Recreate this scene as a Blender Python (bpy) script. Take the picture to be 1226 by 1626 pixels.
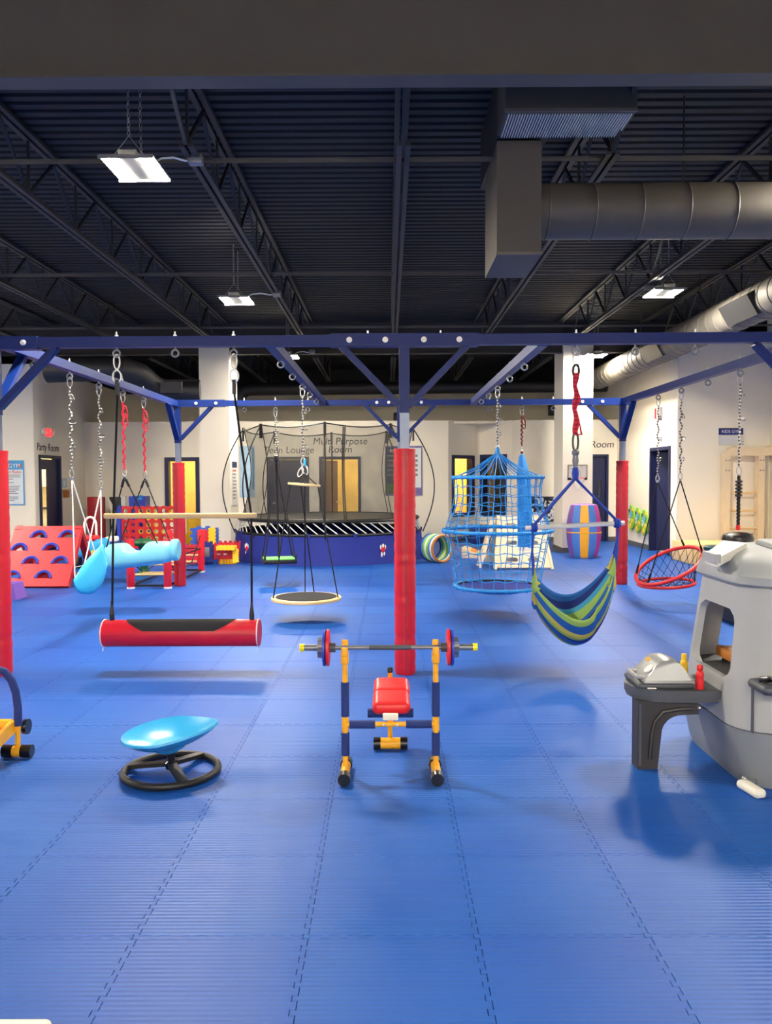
import bpy, bmesh, math, random
from mathutils import Vector, Matrix, Euler
from mathutils.geometry import tessellate_polygon
random.seed(7)
PI = math.pi
R = math.radians
for o in list(bpy.data.objects):
    bpy.data.objects.remove(o)
SC = bpy.context.scene
COL = SC.collection

# ------------------------------------------------------------------ camera
CAMH = 1.64
FPX = 1265.0
PITCH, YAW, ROLL = 2.49, 0.136, -0.25
CR = (Matrix.Rotation(R(YAW), 3, 'Z') @ Matrix.Rotation(R(90 - PITCH), 3, 'X') @ Matrix.Rotation(R(ROLL), 3, 'Z'))
CP = Vector((0, 0, CAMH))
cd = bpy.data.cameras.new('camera')
cam = bpy.data.objects.new('camera', cd)
COL.objects.link(cam)
cam.matrix_world = Matrix.Translation(CP) @ CR.to_4x4()
cd.sensor_fit = 'VERTICAL'
cd.sensor_height = 32.0
cd.lens = FPX / 1626.0 * 32.0
cd.clip_start = 0.05
cd.clip_end = 100
SC.camera = cam

# ------------------------------------------------------------------ world, exposure
w = bpy.data.worlds.new('world')
SC.world = w
w.use_nodes = True
w.node_tree.nodes['Background'].inputs[0].default_value = (0.6, 0.7, 0.9, 1)
w.node_tree.nodes['Background'].inputs[1].default_value = 0.02
SC.view_settings.view_transform = 'Standard'
SC.view_settings.look = 'None'
SC.view_settings.exposure = 0.85
SC.view_settings.gamma = 1.0
SC.view_settings.use_curve_mapping = False
LAMP_STRENGTH = 520.0
ROOM_LAMP = 22.0           # emission of the lamps in the side rooms


def at(px, py, Y):
    """photograph pixel -> point of the place at depth Y"""
    d = CR @ Vector(((px - 613) / FPX, -(py - 813) / FPX, -1))
    return CP + d * (Y / d.y)


def fl(px, py, z=0.0):
    d = CR @ Vector(((px - 613) / FPX, -(py - 813) / FPX, -1))
    return CP + d * ((z - CAMH) / d.z)


def V(*a):
    return Vector(a)


# ------------------------------------------------------------------ materials
def lin(c):
    c = c / 255.0
    return c / 12.92 if c <= 0.04045 else ((c + 0.055) / 1.055) ** 2.4


def rgb(r, g, b):
    return (lin(r), lin(g), lin(b), 1.0)


MATS = {}


def mat(name, col, rough=0.5, metal=0.0, var=0.06, scale=8.0, bump=0.0, bscale=60.0, spec=0.5, coat=0.0):
    m = bpy.data.materials.new(name)
    m.use_nodes = True
    nt = m.node_tree
    p = nt.nodes['Principled BSDF']
    p.inputs['Roughness'].default_value = rough
    p.inputs['Metallic'].default_value = metal
    p.inputs['Specular IOR Level'].default_value = spec
    p.inputs['Coat Weight'].default_value = coat
    c = rgb(*col)
    tc = nt.nodes.new('ShaderNodeTexCoord')
    n = nt.nodes.new('ShaderNodeTexNoise')
    n.inputs['Scale'].default_value = scale
    n.inputs['Detail'].default_value = 3
    nt.links.new(tc.outputs['Object'], n.inputs['Vector'])
    mx = nt.nodes.new('ShaderNodeMix')
    mx.data_type = 'RGBA'
    nt.links.new(n.outputs['Fac'], mx.inputs[0])
    mx.inputs[6].default_value = tuple(x * (1 - var) for x in c[:3]) + (1,)
    mx.inputs[7].default_value = tuple(min(1, x * (1 + var)) for x in c[:3]) + (1,)
    nt.links.new(mx.outputs[2], p.inputs['Base Color'])
    if bump > 0:
        nb = nt.nodes.new('ShaderNodeTexNoise')
        nb.inputs['Scale'].default_value = bscale
        nb.inputs['Detail'].default_value = 4
        nt.links.new(tc.outputs['Object'], nb.inputs['Vector'])
        b = nt.nodes.new('ShaderNodeBump')
        b.inputs['Strength'].default_value = bump
        b.inputs['Distance'].default_value = 0.01
        nt.links.new(nb.outputs['Fac'], b.inputs['Height'])
        nt.links.new(b.outputs['Normal'], p.inputs['Normal'])
    MATS[name] = m
    return m


def emis(name, col, strength):
    m = bpy.data.materials.new(name)
    m.use_nodes = True
    nt = m.node_tree
    nt.nodes.remove(nt.nodes['Principled BSDF'])
    e = nt.nodes.new('ShaderNodeEmission')
    e.inputs[0].default_value = rgb(*col)
    e.inputs[1].default_value = strength
    nt.links.new(e.outputs[0], nt.nodes['Material Output'].inputs[0])
    MATS[name] = m
    return m


def striped(name, c1, c2, scale, axis='Z', rough=0.6, metal=0.0):
    m = mat(name, c1, rough, metal)
    nt = m.node_tree
    p = nt.nodes['Principled BSDF']
    tc = nt.nodes.new('ShaderNodeTexCoord')
    wv = nt.nodes.new('ShaderNodeTexWave')
    wv.bands_direction = axis
    wv.inputs['Scale'].default_value = scale
    wv.inputs['Distortion'].default_value = 1.5
    nt.links.new(tc.outputs['Object'], wv.inputs['Vector'])
    mx = nt.nodes.new('ShaderNodeMix')
    mx.data_type = 'RGBA'
    rp = nt.nodes.new('ShaderNodeValToRGB')
    rp.color_ramp.elements[0].position = 0.45
    rp.color_ramp.elements[1].position = 0.55
    nt.links.new(wv.outputs['Fac'], rp.inputs[0])
    nt.links.new(rp.outputs[0], mx.inputs[0])
    mx.inputs[6].default_value = rgb(*c1)
    mx.inputs[7].default_value = rgb(*c2)
    nt.links.new(mx.outputs[2], p.inputs['Base Color'])
    return m


mat('wall', (244, 236, 218), 0.75, var=0.03, scale=2, bump=0.08, bscale=90)
mat('wall_grey', (176, 172, 164), 0.8, var=0.03, scale=2, bump=0.08, bscale=90)
mat('wall_yellow', (246, 220, 140), 0.7, var=0.05, scale=1.5)
mat('baseboard', (92, 92, 94), 0.6)
mat('ceiling_black', (21, 22, 26), 0.65, var=0.12, scale=3)
mat('steel_black', (42, 41, 43), 0.55, var=0.12, scale=6)
mat('girder', (85, 81, 75), 0.6, var=0.08, scale=3)
mat('duct_grey', (84, 79, 72), 0.55, metal=0.1, var=0.08, scale=4, bump=0.1, bscale=12)
mat('duct_black', (30, 31, 35), 0.5, var=0.1)
mat('duct_silver', (108, 104, 97), 0.6, metal=0.2, var=0.1, scale=6)
mat('galv', (126, 136, 158), 0.4, metal=0.7, var=0.1, scale=20)
mat('steel', (190, 190, 192), 0.3, metal=0.9)
mat('bolt', (232, 230, 224), 0.35, metal=0.3)
mat('frame_blue', (8, 36, 102), 0.42, var=0.1, scale=12, spec=0.3)
mat('door_navy', (18, 26, 72), 0.45, var=0.05)
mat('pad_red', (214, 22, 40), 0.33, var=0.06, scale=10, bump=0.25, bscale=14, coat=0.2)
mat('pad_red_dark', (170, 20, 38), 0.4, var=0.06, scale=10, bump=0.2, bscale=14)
mat('vinyl_red', (216, 40, 52), 0.45, var=0.06, scale=6, bump=0.25, bscale=9)
mat('red', (214, 32, 38), 0.4)
mat('bolster_red', (212, 20, 48), 0.42, var=0.04)
mat('carpet_black', (36, 37, 42), 0.95, var=0.3, scale=220, bump=0.6, bscale=260)
mat('white', (238, 236, 230), 0.5)
mat('white_rope', (232, 230, 222), 0.8)
mat('rod_white', (225, 226, 228), 0.4)
mat('black', (20, 20, 23), 0.5)
mat('black_gloss', (14, 14, 17), 0.3, coat=0.3)
mat('rope_black', (22, 22, 25), 0.85, bump=0.4, bscale=150)
mat('wood_light', (232, 196, 138), 0.5, var=0.12, scale=5, bump=0.05)
mat('wood_pale', (228, 208, 174), 0.55, var=0.08, scale=5)
mat('plywood', (226, 210, 178), 0.6, var=0.08, scale=4)
mat('cyan_light', (128, 214, 232), 0.55, var=0.05, scale=5, bump=0.2, bscale=8)
mat('cyan', (40, 170, 226), 0.5, var=0.08, scale=5, bump=0.25, bscale=10)
mat('dish_blue', (52, 168, 226), 0.3, var=0.04, coat=0.3)
mat('net_blue', (24, 138, 214), 0.6, var=0.1, scale=20)
mat('tube_blue', (10, 118, 200), 0.6, var=0.12, scale=18, bump=0.5, bscale=16)
mat('rope_royal', (34, 68, 170), 0.8, var=0.12, scale=25, bump=0.3, bscale=120)
mat('green', (92, 196, 84), 0.6)
mat('green_dark', (14, 84, 48), 0.5)
mat('foam_navy', (26, 48, 112), 0.8, bump=0.3, bscale=200)
mat('yellow', (246, 176, 30), 0.42)
mat('yellow_bright', (252, 226, 20), 0.42)
mat('foam_yellow', (248, 200, 40), 0.6)
mat('foam_red', (204, 32, 54), 0.6)
mat('foam_blue', (48, 92, 196), 0.6)
mat('plastic_blue', (40, 62, 180), 0.4)
mat('plastic_navy', (24, 44, 122), 0.5)
mat('skirt_blue', (20, 40, 134), 0.75, var=0.08, scale=3, bump=0.3, bscale=4)
mat('bar_grey', (128, 130, 134), 0.35, metal=0.5)
mat('kiosk_light', (160, 163, 165), 0.5, var=0.03)
mat('kiosk_mid', (122, 127, 135), 0.5, var=0.03)
mat('kiosk_roof', (140, 145, 151), 0.5, var=0.03)
mat('kiosk_cream', (230, 228, 218), 0.5, var=0.02)
mat('charcoal', (72, 76, 84), 0.5, var=0.05, bump=0.1, bscale=200)
mat('charcoal_dark', (48, 46, 48), 0.5, var=0.05, bump=0.1, bscale=200)
mat('silver_plastic', (158, 161, 163), 0.35, metal=0.25, var=0.04)
mat('brick_brown', (180, 112, 44), 0.6, var=0.12)
mat('cream', (240, 232, 212), 0.4)
mat('purple', (128, 92, 190), 0.5)
mat('teal_dark', (24, 66, 72), 0.5)
mat('orange', (232, 128, 40), 0.5)
mat('barrel_blue', (72, 124, 204), 0.5, bump=0.15, bscale=8)
mat('barrel_orange', (244, 172, 40), 0.5, bump=0.15, bscale=8)
mat('barrel_magenta', (190, 58, 140), 0.5, bump=0.15, bscale=8)
mat('barrel_purple', (128, 84, 170), 0.5, bump=0.15, bscale=8)
mat('poster_white', (226, 232, 236), 0.5, var=0.02)
mat('poster_blue', (70, 160, 214), 0.5)
mat('poster_pale', (176, 204, 226), 0.5, var=0.3, scale=6)
mat('poster_dark', (40, 52, 84), 0.4, var=0.5, scale=14)
mat('poster_green', (70, 110, 60), 0.4, var=0.5, scale=14)
mat('poster_purple', (120, 110, 160), 0.4, var=0.4, scale=10)
mat('ink', (44, 44, 52), 0.6)
mat('ink_grey', (130, 132, 138), 0.6)
mat('ink_red', (206, 70, 60), 0.6)
mat('paper', (214, 214, 214), 0.6)
mat('floor_wood', (206, 176, 132), 0.5, var=0.15)
mat('lime', (140, 200, 60), 0.5)
mat('sky_print', (110, 190, 230), 0.5)
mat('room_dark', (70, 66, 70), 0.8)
mat('door_brown', (116, 92, 86), 0.5)
mat('stripe_blue', (22, 92, 170), 0.85, bump=0.4, bscale=120)
mat('stripe_navy', (24, 44, 124), 0.85, bump=0.4, bscale=120)
mat('stripe_green', (142, 178, 92), 0.85, bump=0.4, bscale=120)
mat('stripe_olive', (196, 180, 84), 0.85, bump=0.4, bscale=120)
mat('stripe_cyan', (60, 150, 196), 0.85, bump=0.4, bscale=120)
mat('fixture_white', (232, 232, 228), 0.4)
striped('chain_grey', (200, 198, 192), (60, 60, 64), 9, 'Z', 0.5, 0.4)
striped('strap_red', (228, 40, 70), (186, 22, 48), 9, 'Z', 0.7)
striped('strap_maroon', (116, 26, 34), (50, 16, 20), 14, 'Z', 0.7)
striped('mosaic', (236, 236, 240), (20, 24, 40), 5, 'X', 0.5)
emis('lamp_panel', (255, 244, 224), LAMP_STRENGTH)
emis('room_lamp', (255, 226, 160), ROOM_LAMP)
emis('exit_red', (255, 40, 40), 2.0)


def floor_material():
    m = mat('floor_blue', (38, 86, 178), 0.42, var=0.09, scale=0.9, spec=0.26)
    nt = m.node_tree
    p = nt.nodes['Principled BSDF']
    geo = nt.nodes.new('ShaderNodeNewGeometry')
    sep = nt.nodes.new('ShaderNodeSeparateXYZ')
    nt.links.new(geo.outputs['Position'], sep.inputs[0])
    mu = nt.nodes.new('ShaderNodeMath')
    mu.operation = 'MULTIPLY'
    mu.inputs[1].default_value = 2 * PI / 0.0235
    nt.links.new(sep.outputs['Y'], mu.inputs[0])
    si = nt.nodes.new('ShaderNodeMath')
    si.operation = 'SINE'
    nt.links.new(mu.outputs[0], si.inputs[0])
    b = nt.nodes.new('ShaderNodeBump')
    b.inputs['Strength'].default_value = 0.3
    b.inputs['Distance'].default_value = 0.0022
    nt.links.new(si.outputs[0], b.inputs['Height'])
    n2 = nt.nodes.new('ShaderNodeTexNoise')
    n2.inputs['Scale'].default_value = 2.2
    n2.inputs['Detail'].default_value = 5
    nt.links.new(geo.outputs['Position'], n2.inputs['Vector'])
    b2 = nt.nodes.new('ShaderNodeBump')
    b2.inputs['Strength'].default_value = 0.12
    b2.inputs['Distance'].default_value = 0.02
    nt.links.new(n2.outputs['Fac'], b2.inputs['Height'])
    nt.links.new(b2.outputs['Normal'], b.inputs['Normal'])
    nt.links.new(b.outputs['Normal'], p.inputs['Normal'])
    # colour differs a little from tile to tile and with scuffs
    oi = nt.nodes.new('ShaderNodeObjectInfo')
    n3 = nt.nodes.new('ShaderNodeTexNoise')
    n3.inputs['Scale'].default_value = 0.7
    n3.inputs['Detail'].default_value = 6
    nt.links.new(geo.outputs['Position'], n3.inputs['Vector'])
    ad = nt.nodes.new('ShaderNodeMath')
    ad.operation = 'MULTIPLY_ADD'
    ad.inputs[1].default_value = 0.18
    nt.links.new(oi.outputs['Random'], ad.inputs[0])
    nt.links.new(n3.outputs['Fac'], ad.inputs[2])
    rp = nt.nodes.new('ShaderNodeValToRGB')
    rp.color_ramp.elements[0].position = 0.3
    rp.color_ramp.elements[0].color = rgb(12, 70, 162)
    rp.color_ramp.elements[1].position = 0.85
    rp.color_ramp.elements[1].color = rgb(32, 91, 174)
    nt.links.new(ad.outputs[0], rp.inputs[0])
    nt.links.new(rp.outputs[0], p.inputs['Base Color'])
    rr = nt.nodes.new('ShaderNodeMapRange')
    rr.inputs[3].default_value = 0.4
    rr.inputs[4].default_value = 0.56
    nt.links.new(n3.outputs['Fac'], rr.inputs[0])
    nt.links.new(rr.outputs[0], p.inputs['Roughness'])
    return m


floor_material()


def net_material(name, col, alpha):
    m = bpy.data.materials.new(name)
    m.use_nodes = True
    nt = m.node_tree
    p = nt.nodes['Principled BSDF']
    p.inputs['Base Color'].default_value = rgb(*col)
    p.inputs['Roughness'].default_value = 0.8
    tr = nt.nodes.new('ShaderNodeBsdfTransparent')
    mx = nt.nodes.new('ShaderNodeMixShader')
    n = nt.nodes.new('ShaderNodeTexNoise')
    n.inputs['Scale'].default_value = 3.0
    tc = nt.nodes.new('ShaderNodeTexCoord')
    nt.links.new(tc.outputs['Object'], n.inputs['Vector'])
    r_ = nt.nodes.new('ShaderNodeMapRange')
    r_.inputs[3].default_value = alpha - 0.08
    r_.inputs[4].default_value = alpha + 0.08
    nt.links.new(n.outputs['Fac'], r_.inputs[0])
    nt.links.new(r_.outputs[0], mx.inputs[0])
    nt.links.new(tr.outputs[0], mx.inputs[1])
    nt.links.new(p.outputs[0], mx.inputs[2])
    nt.links.new(mx.outputs[0], nt.nodes['Material Output'].inputs[0])
    MATS[name] = m


net_material('mesh_net', (62, 60, 54), 0.42)
net_material('hoop_net', (236, 236, 236), 0.35)
net_material('clear_board', (225, 228, 230), 0.45)


def mosaic_material():
    m = MATS['mosaic']
    nt = m.node_tree
    p = nt.nodes['Principled BSDF']
    tc = nt.nodes.new('ShaderNodeTexCoord')
    v = nt.nodes.new('ShaderNodeTexVoronoi')
    v.inputs['Scale'].default_value = 16
    nt.links.new(tc.outputs['Object'], v.inputs['Vector'])
    rp = nt.nodes.new('ShaderNodeValToRGB')
    rp.color_ramp.interpolation = 'CONSTANT'
    els = rp.color_ramp.elements
    els[0].color = rgb(16, 18, 30)
    els[1].position = 0.45
    els[1].color = rgb(235, 236, 240)
    e = els.new(0.62)
    e.color = rgb(60, 90, 150)
    e = els.new(0.75)
    e.color = rgb(225, 225, 228)
    sp = nt.nodes.new('ShaderNodeSeparateColor')
    nt.links.new(v.outputs['Color'], sp.inputs[0])
    nt.links.new(sp.outputs[0], rp.inputs[0])
    nt.links.new(rp.outputs[0], p.inputs['Base Color'])


mosaic_material()

# ------------------------------------------------------------------ mesh helpers
ORG = {}


class B:
    def __init__(self, M=None):
        self.v, self.f, self.mi, self.M, self.cur = [], [], [], M, 0

    def _add(self, vs, fs):
        b = len(self.v)
        for p in vs:
            p = Vector(p)
            self.v.append(self.M @ p if self.M is not None else p)
        for f in fs:
            self.f.append(tuple(b + i for i in f))
            self.mi.append(self.cur)

    def box(self, c, s, rot=None):
        hx, hy, hz = s[0] / 2, s[1] / 2, s[2] / 2
        vs = [V(x, y, z) for x in (-hx, hx) for y in (-hy, hy) for z in (-hz, hz)]
        if rot is not None:
            vs = [rot @ p for p in vs]
        c = Vector(c)
        vs = [p + c for p in vs]
        self._add(vs, [(0, 1, 3, 2), (4, 6, 7, 5), (0, 4, 5, 1), (2, 3, 7, 6), (0, 2, 6, 4), (1, 5, 7, 3)])
        return self

    def box2(self, a, b):
        return self.box([(a[i] + b[i]) / 2 for i in range(3)], [abs(b[i] - a[i]) for i in range(3)])

    def rbox(self, c, s, r=0.02, n=3, rot=None):
        """box with rounded edges: superellipsoid-like shell made of stacked rounded rectangles"""
        hx, hy, hz = s[0] / 2, s[1] / 2, s[2] / 2
        r = min(r, hx, hy, hz)
        rings = []
        lev = [(-hz + r - r * math.cos(a), r - r * math.sin(a)) for a in [i * PI / 2 / n for i in range(n + 1)]]
        lev += [(-z, ins) for z, ins in reversed(lev)]
        for z, ins in lev:
            ring = []
            for (sx, sy, a0) in ((1, 1, 0), (-1, 1, PI / 2), (-1, -1, PI), (1, -1, 3 * PI / 2)):
                for k in range(n + 1):
                    a = a0 + k * PI / 2 / n
                    q = max(r - ins, 0.0001)
                    ring.append(V(sx * (hx - r) + q * math.cos(a), sy * (hy - r) + q * math.sin(a), z))
            rings.append(ring)
        if rot is not None:
            rings = [[rot @ p for p in q] for q in rings]
        c = Vector(c)
        rings = [[p + c for p in q] for q in rings]
        return self.loft(rings, cap=True)

    def loft(self, rings, closed=True, cap=False, wrap=False):
        n = len(rings[0])
        vs = [p for r_ in rings for p in r_]
        fs = []
        m = len(rings)
        for i in range(m if wrap else m - 1):
            j = (i + 1) % m
            for k in range(n if closed else n - 1):
                l = (k + 1) % n
                fs.append((i * n + k, i * n + l, j * n + l, j * n + k))
        if cap:
            fs.append(tuple(reversed(range(n))))
            fs.append(tuple((m - 1) * n + k for k in range(n)))
        self._add(vs, fs)
        return self

    def tube(self, pts, r=0.01, n=8, closed=False, cap=True, radii=None):
        pts = [Vector(p) for p in pts]
        m = len(pts)
        tang = []
        for i in range(m):
            a = pts[(i - 1) % m] if (closed or i > 0) else pts[i]
            b = pts[(i + 1) % m] if (closed or i < m - 1) else pts[i]
            t = b - a
            tang.append(t.normalized() if t.length > 1e-9 else V(0, 0, 1))
        ref = V(0, 0, 1) if abs(tang[0].z) < 0.9 else V(1, 0, 0)
        nn = (ref - tang[0] * ref.dot(tang[0])).normalized()
        rings = []
        for i in range(m):
            nn = nn - tang[i] * nn.dot(tang[i])
            nn = nn.normalized() if nn.length > 1e-6 else tang[i].orthogonal().normalized()
            bb = tang[i].cross(nn)
            q = radii[i] if radii else r
            rings.append([pts[i] + (nn * math.cos(2 * PI * k / n) + bb * math.sin(2 * PI * k / n)) * q for k in range(n)])
        return self.loft(rings, True, cap and not closed, closed)

    def cyl(self, a, b, r, r2=None, n=16):
        return self.tube([a, b], r, n, radii=[r, r if r2 is None else r2])

    def bar(self, a, b, wx, wy, up=None):
        """rectangular bar from a to b; wx across, wy along up"""
        a, b = Vector(a), Vector(b)
        t = (b - a).normalized()
        u = Vector(up) if up is not None else (V(0, 0, 1) if abs(t.z) < 0.95 else V(0, 1, 0))
        u = (u - t * u.dot(t)).normalized()
        s = t.cross(u)
        rings = []
        for p in (a, b):
            rings.append([p + s * wx / 2 * i + u * wy / 2 * j for i, j in ((1, 1), (-1, 1), (-1, -1), (1, -1))])
        return self.loft(rings, cap=True)

    def torus(self, c, R_, r, rot=None, n=28, m=8, sx=1.0, sy=1.0):
        c = Vector(c)
        pts = []
        for k in range(n):
            a = 2 * PI * k / n
            p = V(R_ * math.cos(a) * sx, R_ * math.sin(a) * sy, 0)
            if rot is not None:
                p = rot @ p
            pts.append(c + p)
        return self.tube(pts, r, m, closed=True)

    def lathe(self, prof, c=(0, 0, 0), n=24, rot=None, cap=True):
        c = Vector(c)
        rings = []
        for (q, z) in prof:
            ring = []
            for k in range(n):
                a = 2 * PI * k / n
                p = V(q * math.cos(a), q * math.sin(a), z)
                if rot is not None:
                    p = rot @ p
                ring.append(c + p)
            rings.append(ring)
        return self.loft(rings, cap=cap)

    def sphere(self, c, r, n=16, m=10, s=(1, 1, 1), rot=None):
        c = Vector(c)
        rings = []
        for i in range(m + 1):
            ph = -PI / 2 + PI * i / m
            q = max(math.cos(ph), 0.001)
            ring = []
            for k in range(n):
                a = 2 * PI * k / n
                p = V(r * q * math.cos(a) * s[0], r * q * math.sin(a) * s[1], r * math.sin(ph) * s[2])
                if rot is not None:
                    p = rot @ p
                ring.append(c + p)
            rings.append(ring)
        return self.loft(rings, cap=True)

    def plate(self, outer, holes=(), t=0.02, M=None):
        """flat plate from a 2D outline with holes, thickness t along +z of M"""
        loops = [outer] + list(holes)
        flat = [p for l in loops for p in l]
        tri = tessellate_polygon([[V(p[0], p[1], 0) for p in l] for l in loops])
        n = len(flat)
        vs = [V(p[0], p[1], 0) for p in flat] + [V(p[0], p[1], t) for p in flat]
        fs = []
        for a, b, c in tri:
            ab = V(*flat[b]) - V(*flat[a])
            ac = V(*flat[c]) - V(*flat[a])
            cr = ab.x * ac.y - ab.y * ac.x
            if cr < 0:
                b, c = c, b
            fs.append((a, c, b))
            fs.append((a + n, b + n, c + n))
        o = 0
        for li, l in enumerate(loops):
            k = len(l)
            area = sum(l[i][0] * l[(i + 1) % k][1] - l[(i + 1) % k][0] * l[i][1] for i in range(k))
            ccw = area > 0
            for i in range(k):
                a, b = o + i, o + (i + 1) % k
                q = (a, b, b + n, a + n)
                if (ccw and li == 0) or (not ccw and li > 0):
                    fs.append(q)
                else:
                    fs.append(tuple(reversed(q)))
            o += k
        if M is not None:
            vs = [M @ p for p in vs]
        self._add(vs, fs)
        return self

    def mesh(self, name, mats, org=V(0, 0, 0), smooth=True):
        me = bpy.data.meshes.new(name)
        me.from_pydata([tuple(p - org) for p in self.v], [], self.f)
        if not isinstance(mats, (list, tuple)):
            mats = [mats]
        for m in mats:
            me.materials.append(MATS[m])
        me.polygons.foreach_set('material_index', self.mi)
        if smooth:
            me.polygons.foreach_set('use_smooth', [True] * len(me.polygons))
            me.set_sharp_from_angle(angle=R(38))
        me.update()
        return me

    def build(self, name, mats, parent=None, smooth=True, org=None):
        if parent is not None:
            og = ORG[parent.name]
        else:
            og = Vector(org) if org is not None else V(0, 0, 0)
        me = self.mesh(name, mats, og, smooth)
        o = bpy.data.objects.new(name, me)
        COL.objects.link(o)
        if parent is not None:
            o.parent = parent
        else:
            o.location = og
        ORG[o.name] = og
        return o


def tag(o, label=None, cat=None, group=None, kind=None):
    if label:
        o['label'] = label
    if cat:
        o['category'] = cat
    if group:
        o['group'] = group
    if kind:
        o['kind'] = kind
    return o


def thing(name, label, cat, loc=(0, 0, 0), group=None, kind=None):
    o = bpy.data.objects.new(name, None)
    o.empty_display_size = 0.1
    COL.objects.link(o)
    o.location = loc
    ORG[o.name] = Vector(loc)
    return tag(o, label, cat, group, kind)


def inst(me, name, parent, loc, rot=None):
    """object sharing mesh data, loc in world"""
    o = bpy.data.objects.new(name, me)
    COL.objects.link(o)
    og = ORG[parent.name] if parent is not None else V(0, 0, 0)
    if parent is not None:
        o.parent = parent
    o.location = Vector(loc) - og
    if rot is not None:
        o.rotation_euler = rot
    ORG[o.name] = Vector(loc)
    return o


def text(body, name, size, M, m, parent=None, extrude=0.002, align='CENTER', shear=0.0, space=1.0, sx=1.0):
    cu = bpy.data.curves.new(name, 'FONT')
    cu.body = body
    cu.size = size
    cu.extrude = extrude
    cu.align_x = align
    cu.align_y = 'CENTER'
    cu.shear = shear
    cu.space_character = space
    cu.materials.append(MATS[m])
    o = bpy.data.objects.new(name, cu)
    COL.objects.link(o)
    dg = bpy.context.evaluated_depsgraph_get()
    me = bpy.data.meshes.new_from_object(o.evaluated_get(dg))
    me.name = name
    bpy.data.objects.remove(o)
    bpy.data.curves.remove(cu)
    o = bpy.data.objects.new(name, me)
    COL.objects.link(o)
    MM = M @ Matrix.Diagonal((sx, 1, 1, 1))
    if parent is not None:
        o.parent = parent
        MM = Matrix.Translation(-ORG[parent.name]) @ MM
    o.matrix_local = MM
    return o


def facing(p, nrm):
    """matrix placing local xy plane (x right, y up) at p with outward normal nrm (horizontal)"""
    n_ = Vector(nrm).normalized()
    up = V(0, 0, 1)
    x = up.cross(n_).normalized()
    y = n_.cross(x)
    m = Matrix((x, y, n_)).transposed().to_4x4()
    m.translation = Vector(p)
    return m


def lerp(a, b, t):
    return Vector(a) * (1 - t) + Vector(b) * t


def arc(c, r, a0, a1, n, plane='xz'):
    out = []
    for i in range(n + 1):
        a = a0 + (a1 - a0) * i / n
        u, v = r * math.cos(a), r * math.sin(a)
        c_ = Vector(c)
        out.append(c_ + (V(u, 0, v) if plane == 'xz' else V(u, v, 0) if plane == 'xy' else V(0, u, v)))
    return out


def carabiner(b, c, h=0.09, w_=0.05, r=0.006, tilt=0.0):
    """oval snap link in the xz plane, centre c"""
    pts = []
    for k in range(16):
        a = 2 * PI * k / 16
        x, z = w_ / 2 * math.cos(a), h / 2 * math.sin(a)
        pts.append(Vector(c) + V(x * math.cos(tilt) - z * math.sin(tilt), 0, x * math.sin(tilt) + z * math.cos(tilt)))
    b.tube(pts, r, 6, closed=True)


def wavy(p0, p1, amp, waves, n=40, seed=0):
    rnd = random.Random(seed)
    ph = rnd.random() * 6
    out = []
    p0, p1 = Vector(p0), Vector(p1)
    for i in range(n + 1):
        t = i / n
        q = lerp(p0, p1, t)
        e = math.sin(PI * t) ** 0.5 if 0 < t < 1 else 0
        q += V(math.sin(ph + waves * 2 * PI * t), 0.6 * math.cos(ph + waves * 2 * PI * t), 0) * amp * e
        out.append(q)
    return out

# ================================================================== THE SETTING
ROOM_L, ROOM_R, REAR, FAR = -11.5, 7.65, -5.0, 23.6
WL, WR = -7.67, 5.8            # side walls of the rear half
YB = 20.2                      # back partition
ZT = 4.12
DECK = 4.95

# ---- floor: blue interlocking mats
TS, TX0, TY0 = 0.61, -0.30, 2.78
floor = B().box2((ROOM_L, REAR, -0.05), (ROOM_R, FAR, -0.008)).build('floor', 'plastic_navy')
tag(floor, 'blue interlocking rubber mat floor of the gym', kind='structure')


def tile_mesh():
    nt_, amp, h = 9, 0.0095, TS / 2
    wave = []
    for k in range(nt_):
        t0 = -h + TS * (k + 0.25) / nt_
        t1 = -h + TS * (k + 0.75) / nt_
        fl_ = 0.006
        wave += [(t0, -amp), (t0 - fl_, amp), (t1 + fl_, amp), (t1, -amp)]
    loop = []
    loop += [(-h - amp, -h - amp)] + [(t, -h + o) for t, o in wave]
    loop += [(h - amp, -h - amp)] + [(h + o, t) for t, o in wave]
    loop += [(h - amp, h - amp)] + [(t, h + o) for t, o in reversed(wave)]
    loop += [(-h - amp, h - amp)] + [(-h + o, t) for t, o in reversed(wave)]
    n = len(loop)
    b = B()
    s = 1 - 2 * 0.0016 / TS
    vs = [V(x * s, y * s, 0) for x, y in loop] + [V(x * (s + 0.003), y * (s + 0.003), -0.006) for x, y in loop]
    fs = [tuple(range(n))] + [(i + n, (i + 1) % n + n, (i + 1) % n, i) for i in range(n)]
    b._add(vs, fs)
    return b.mesh('floor_tile', 'floor_blue', smooth=False)


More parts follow.
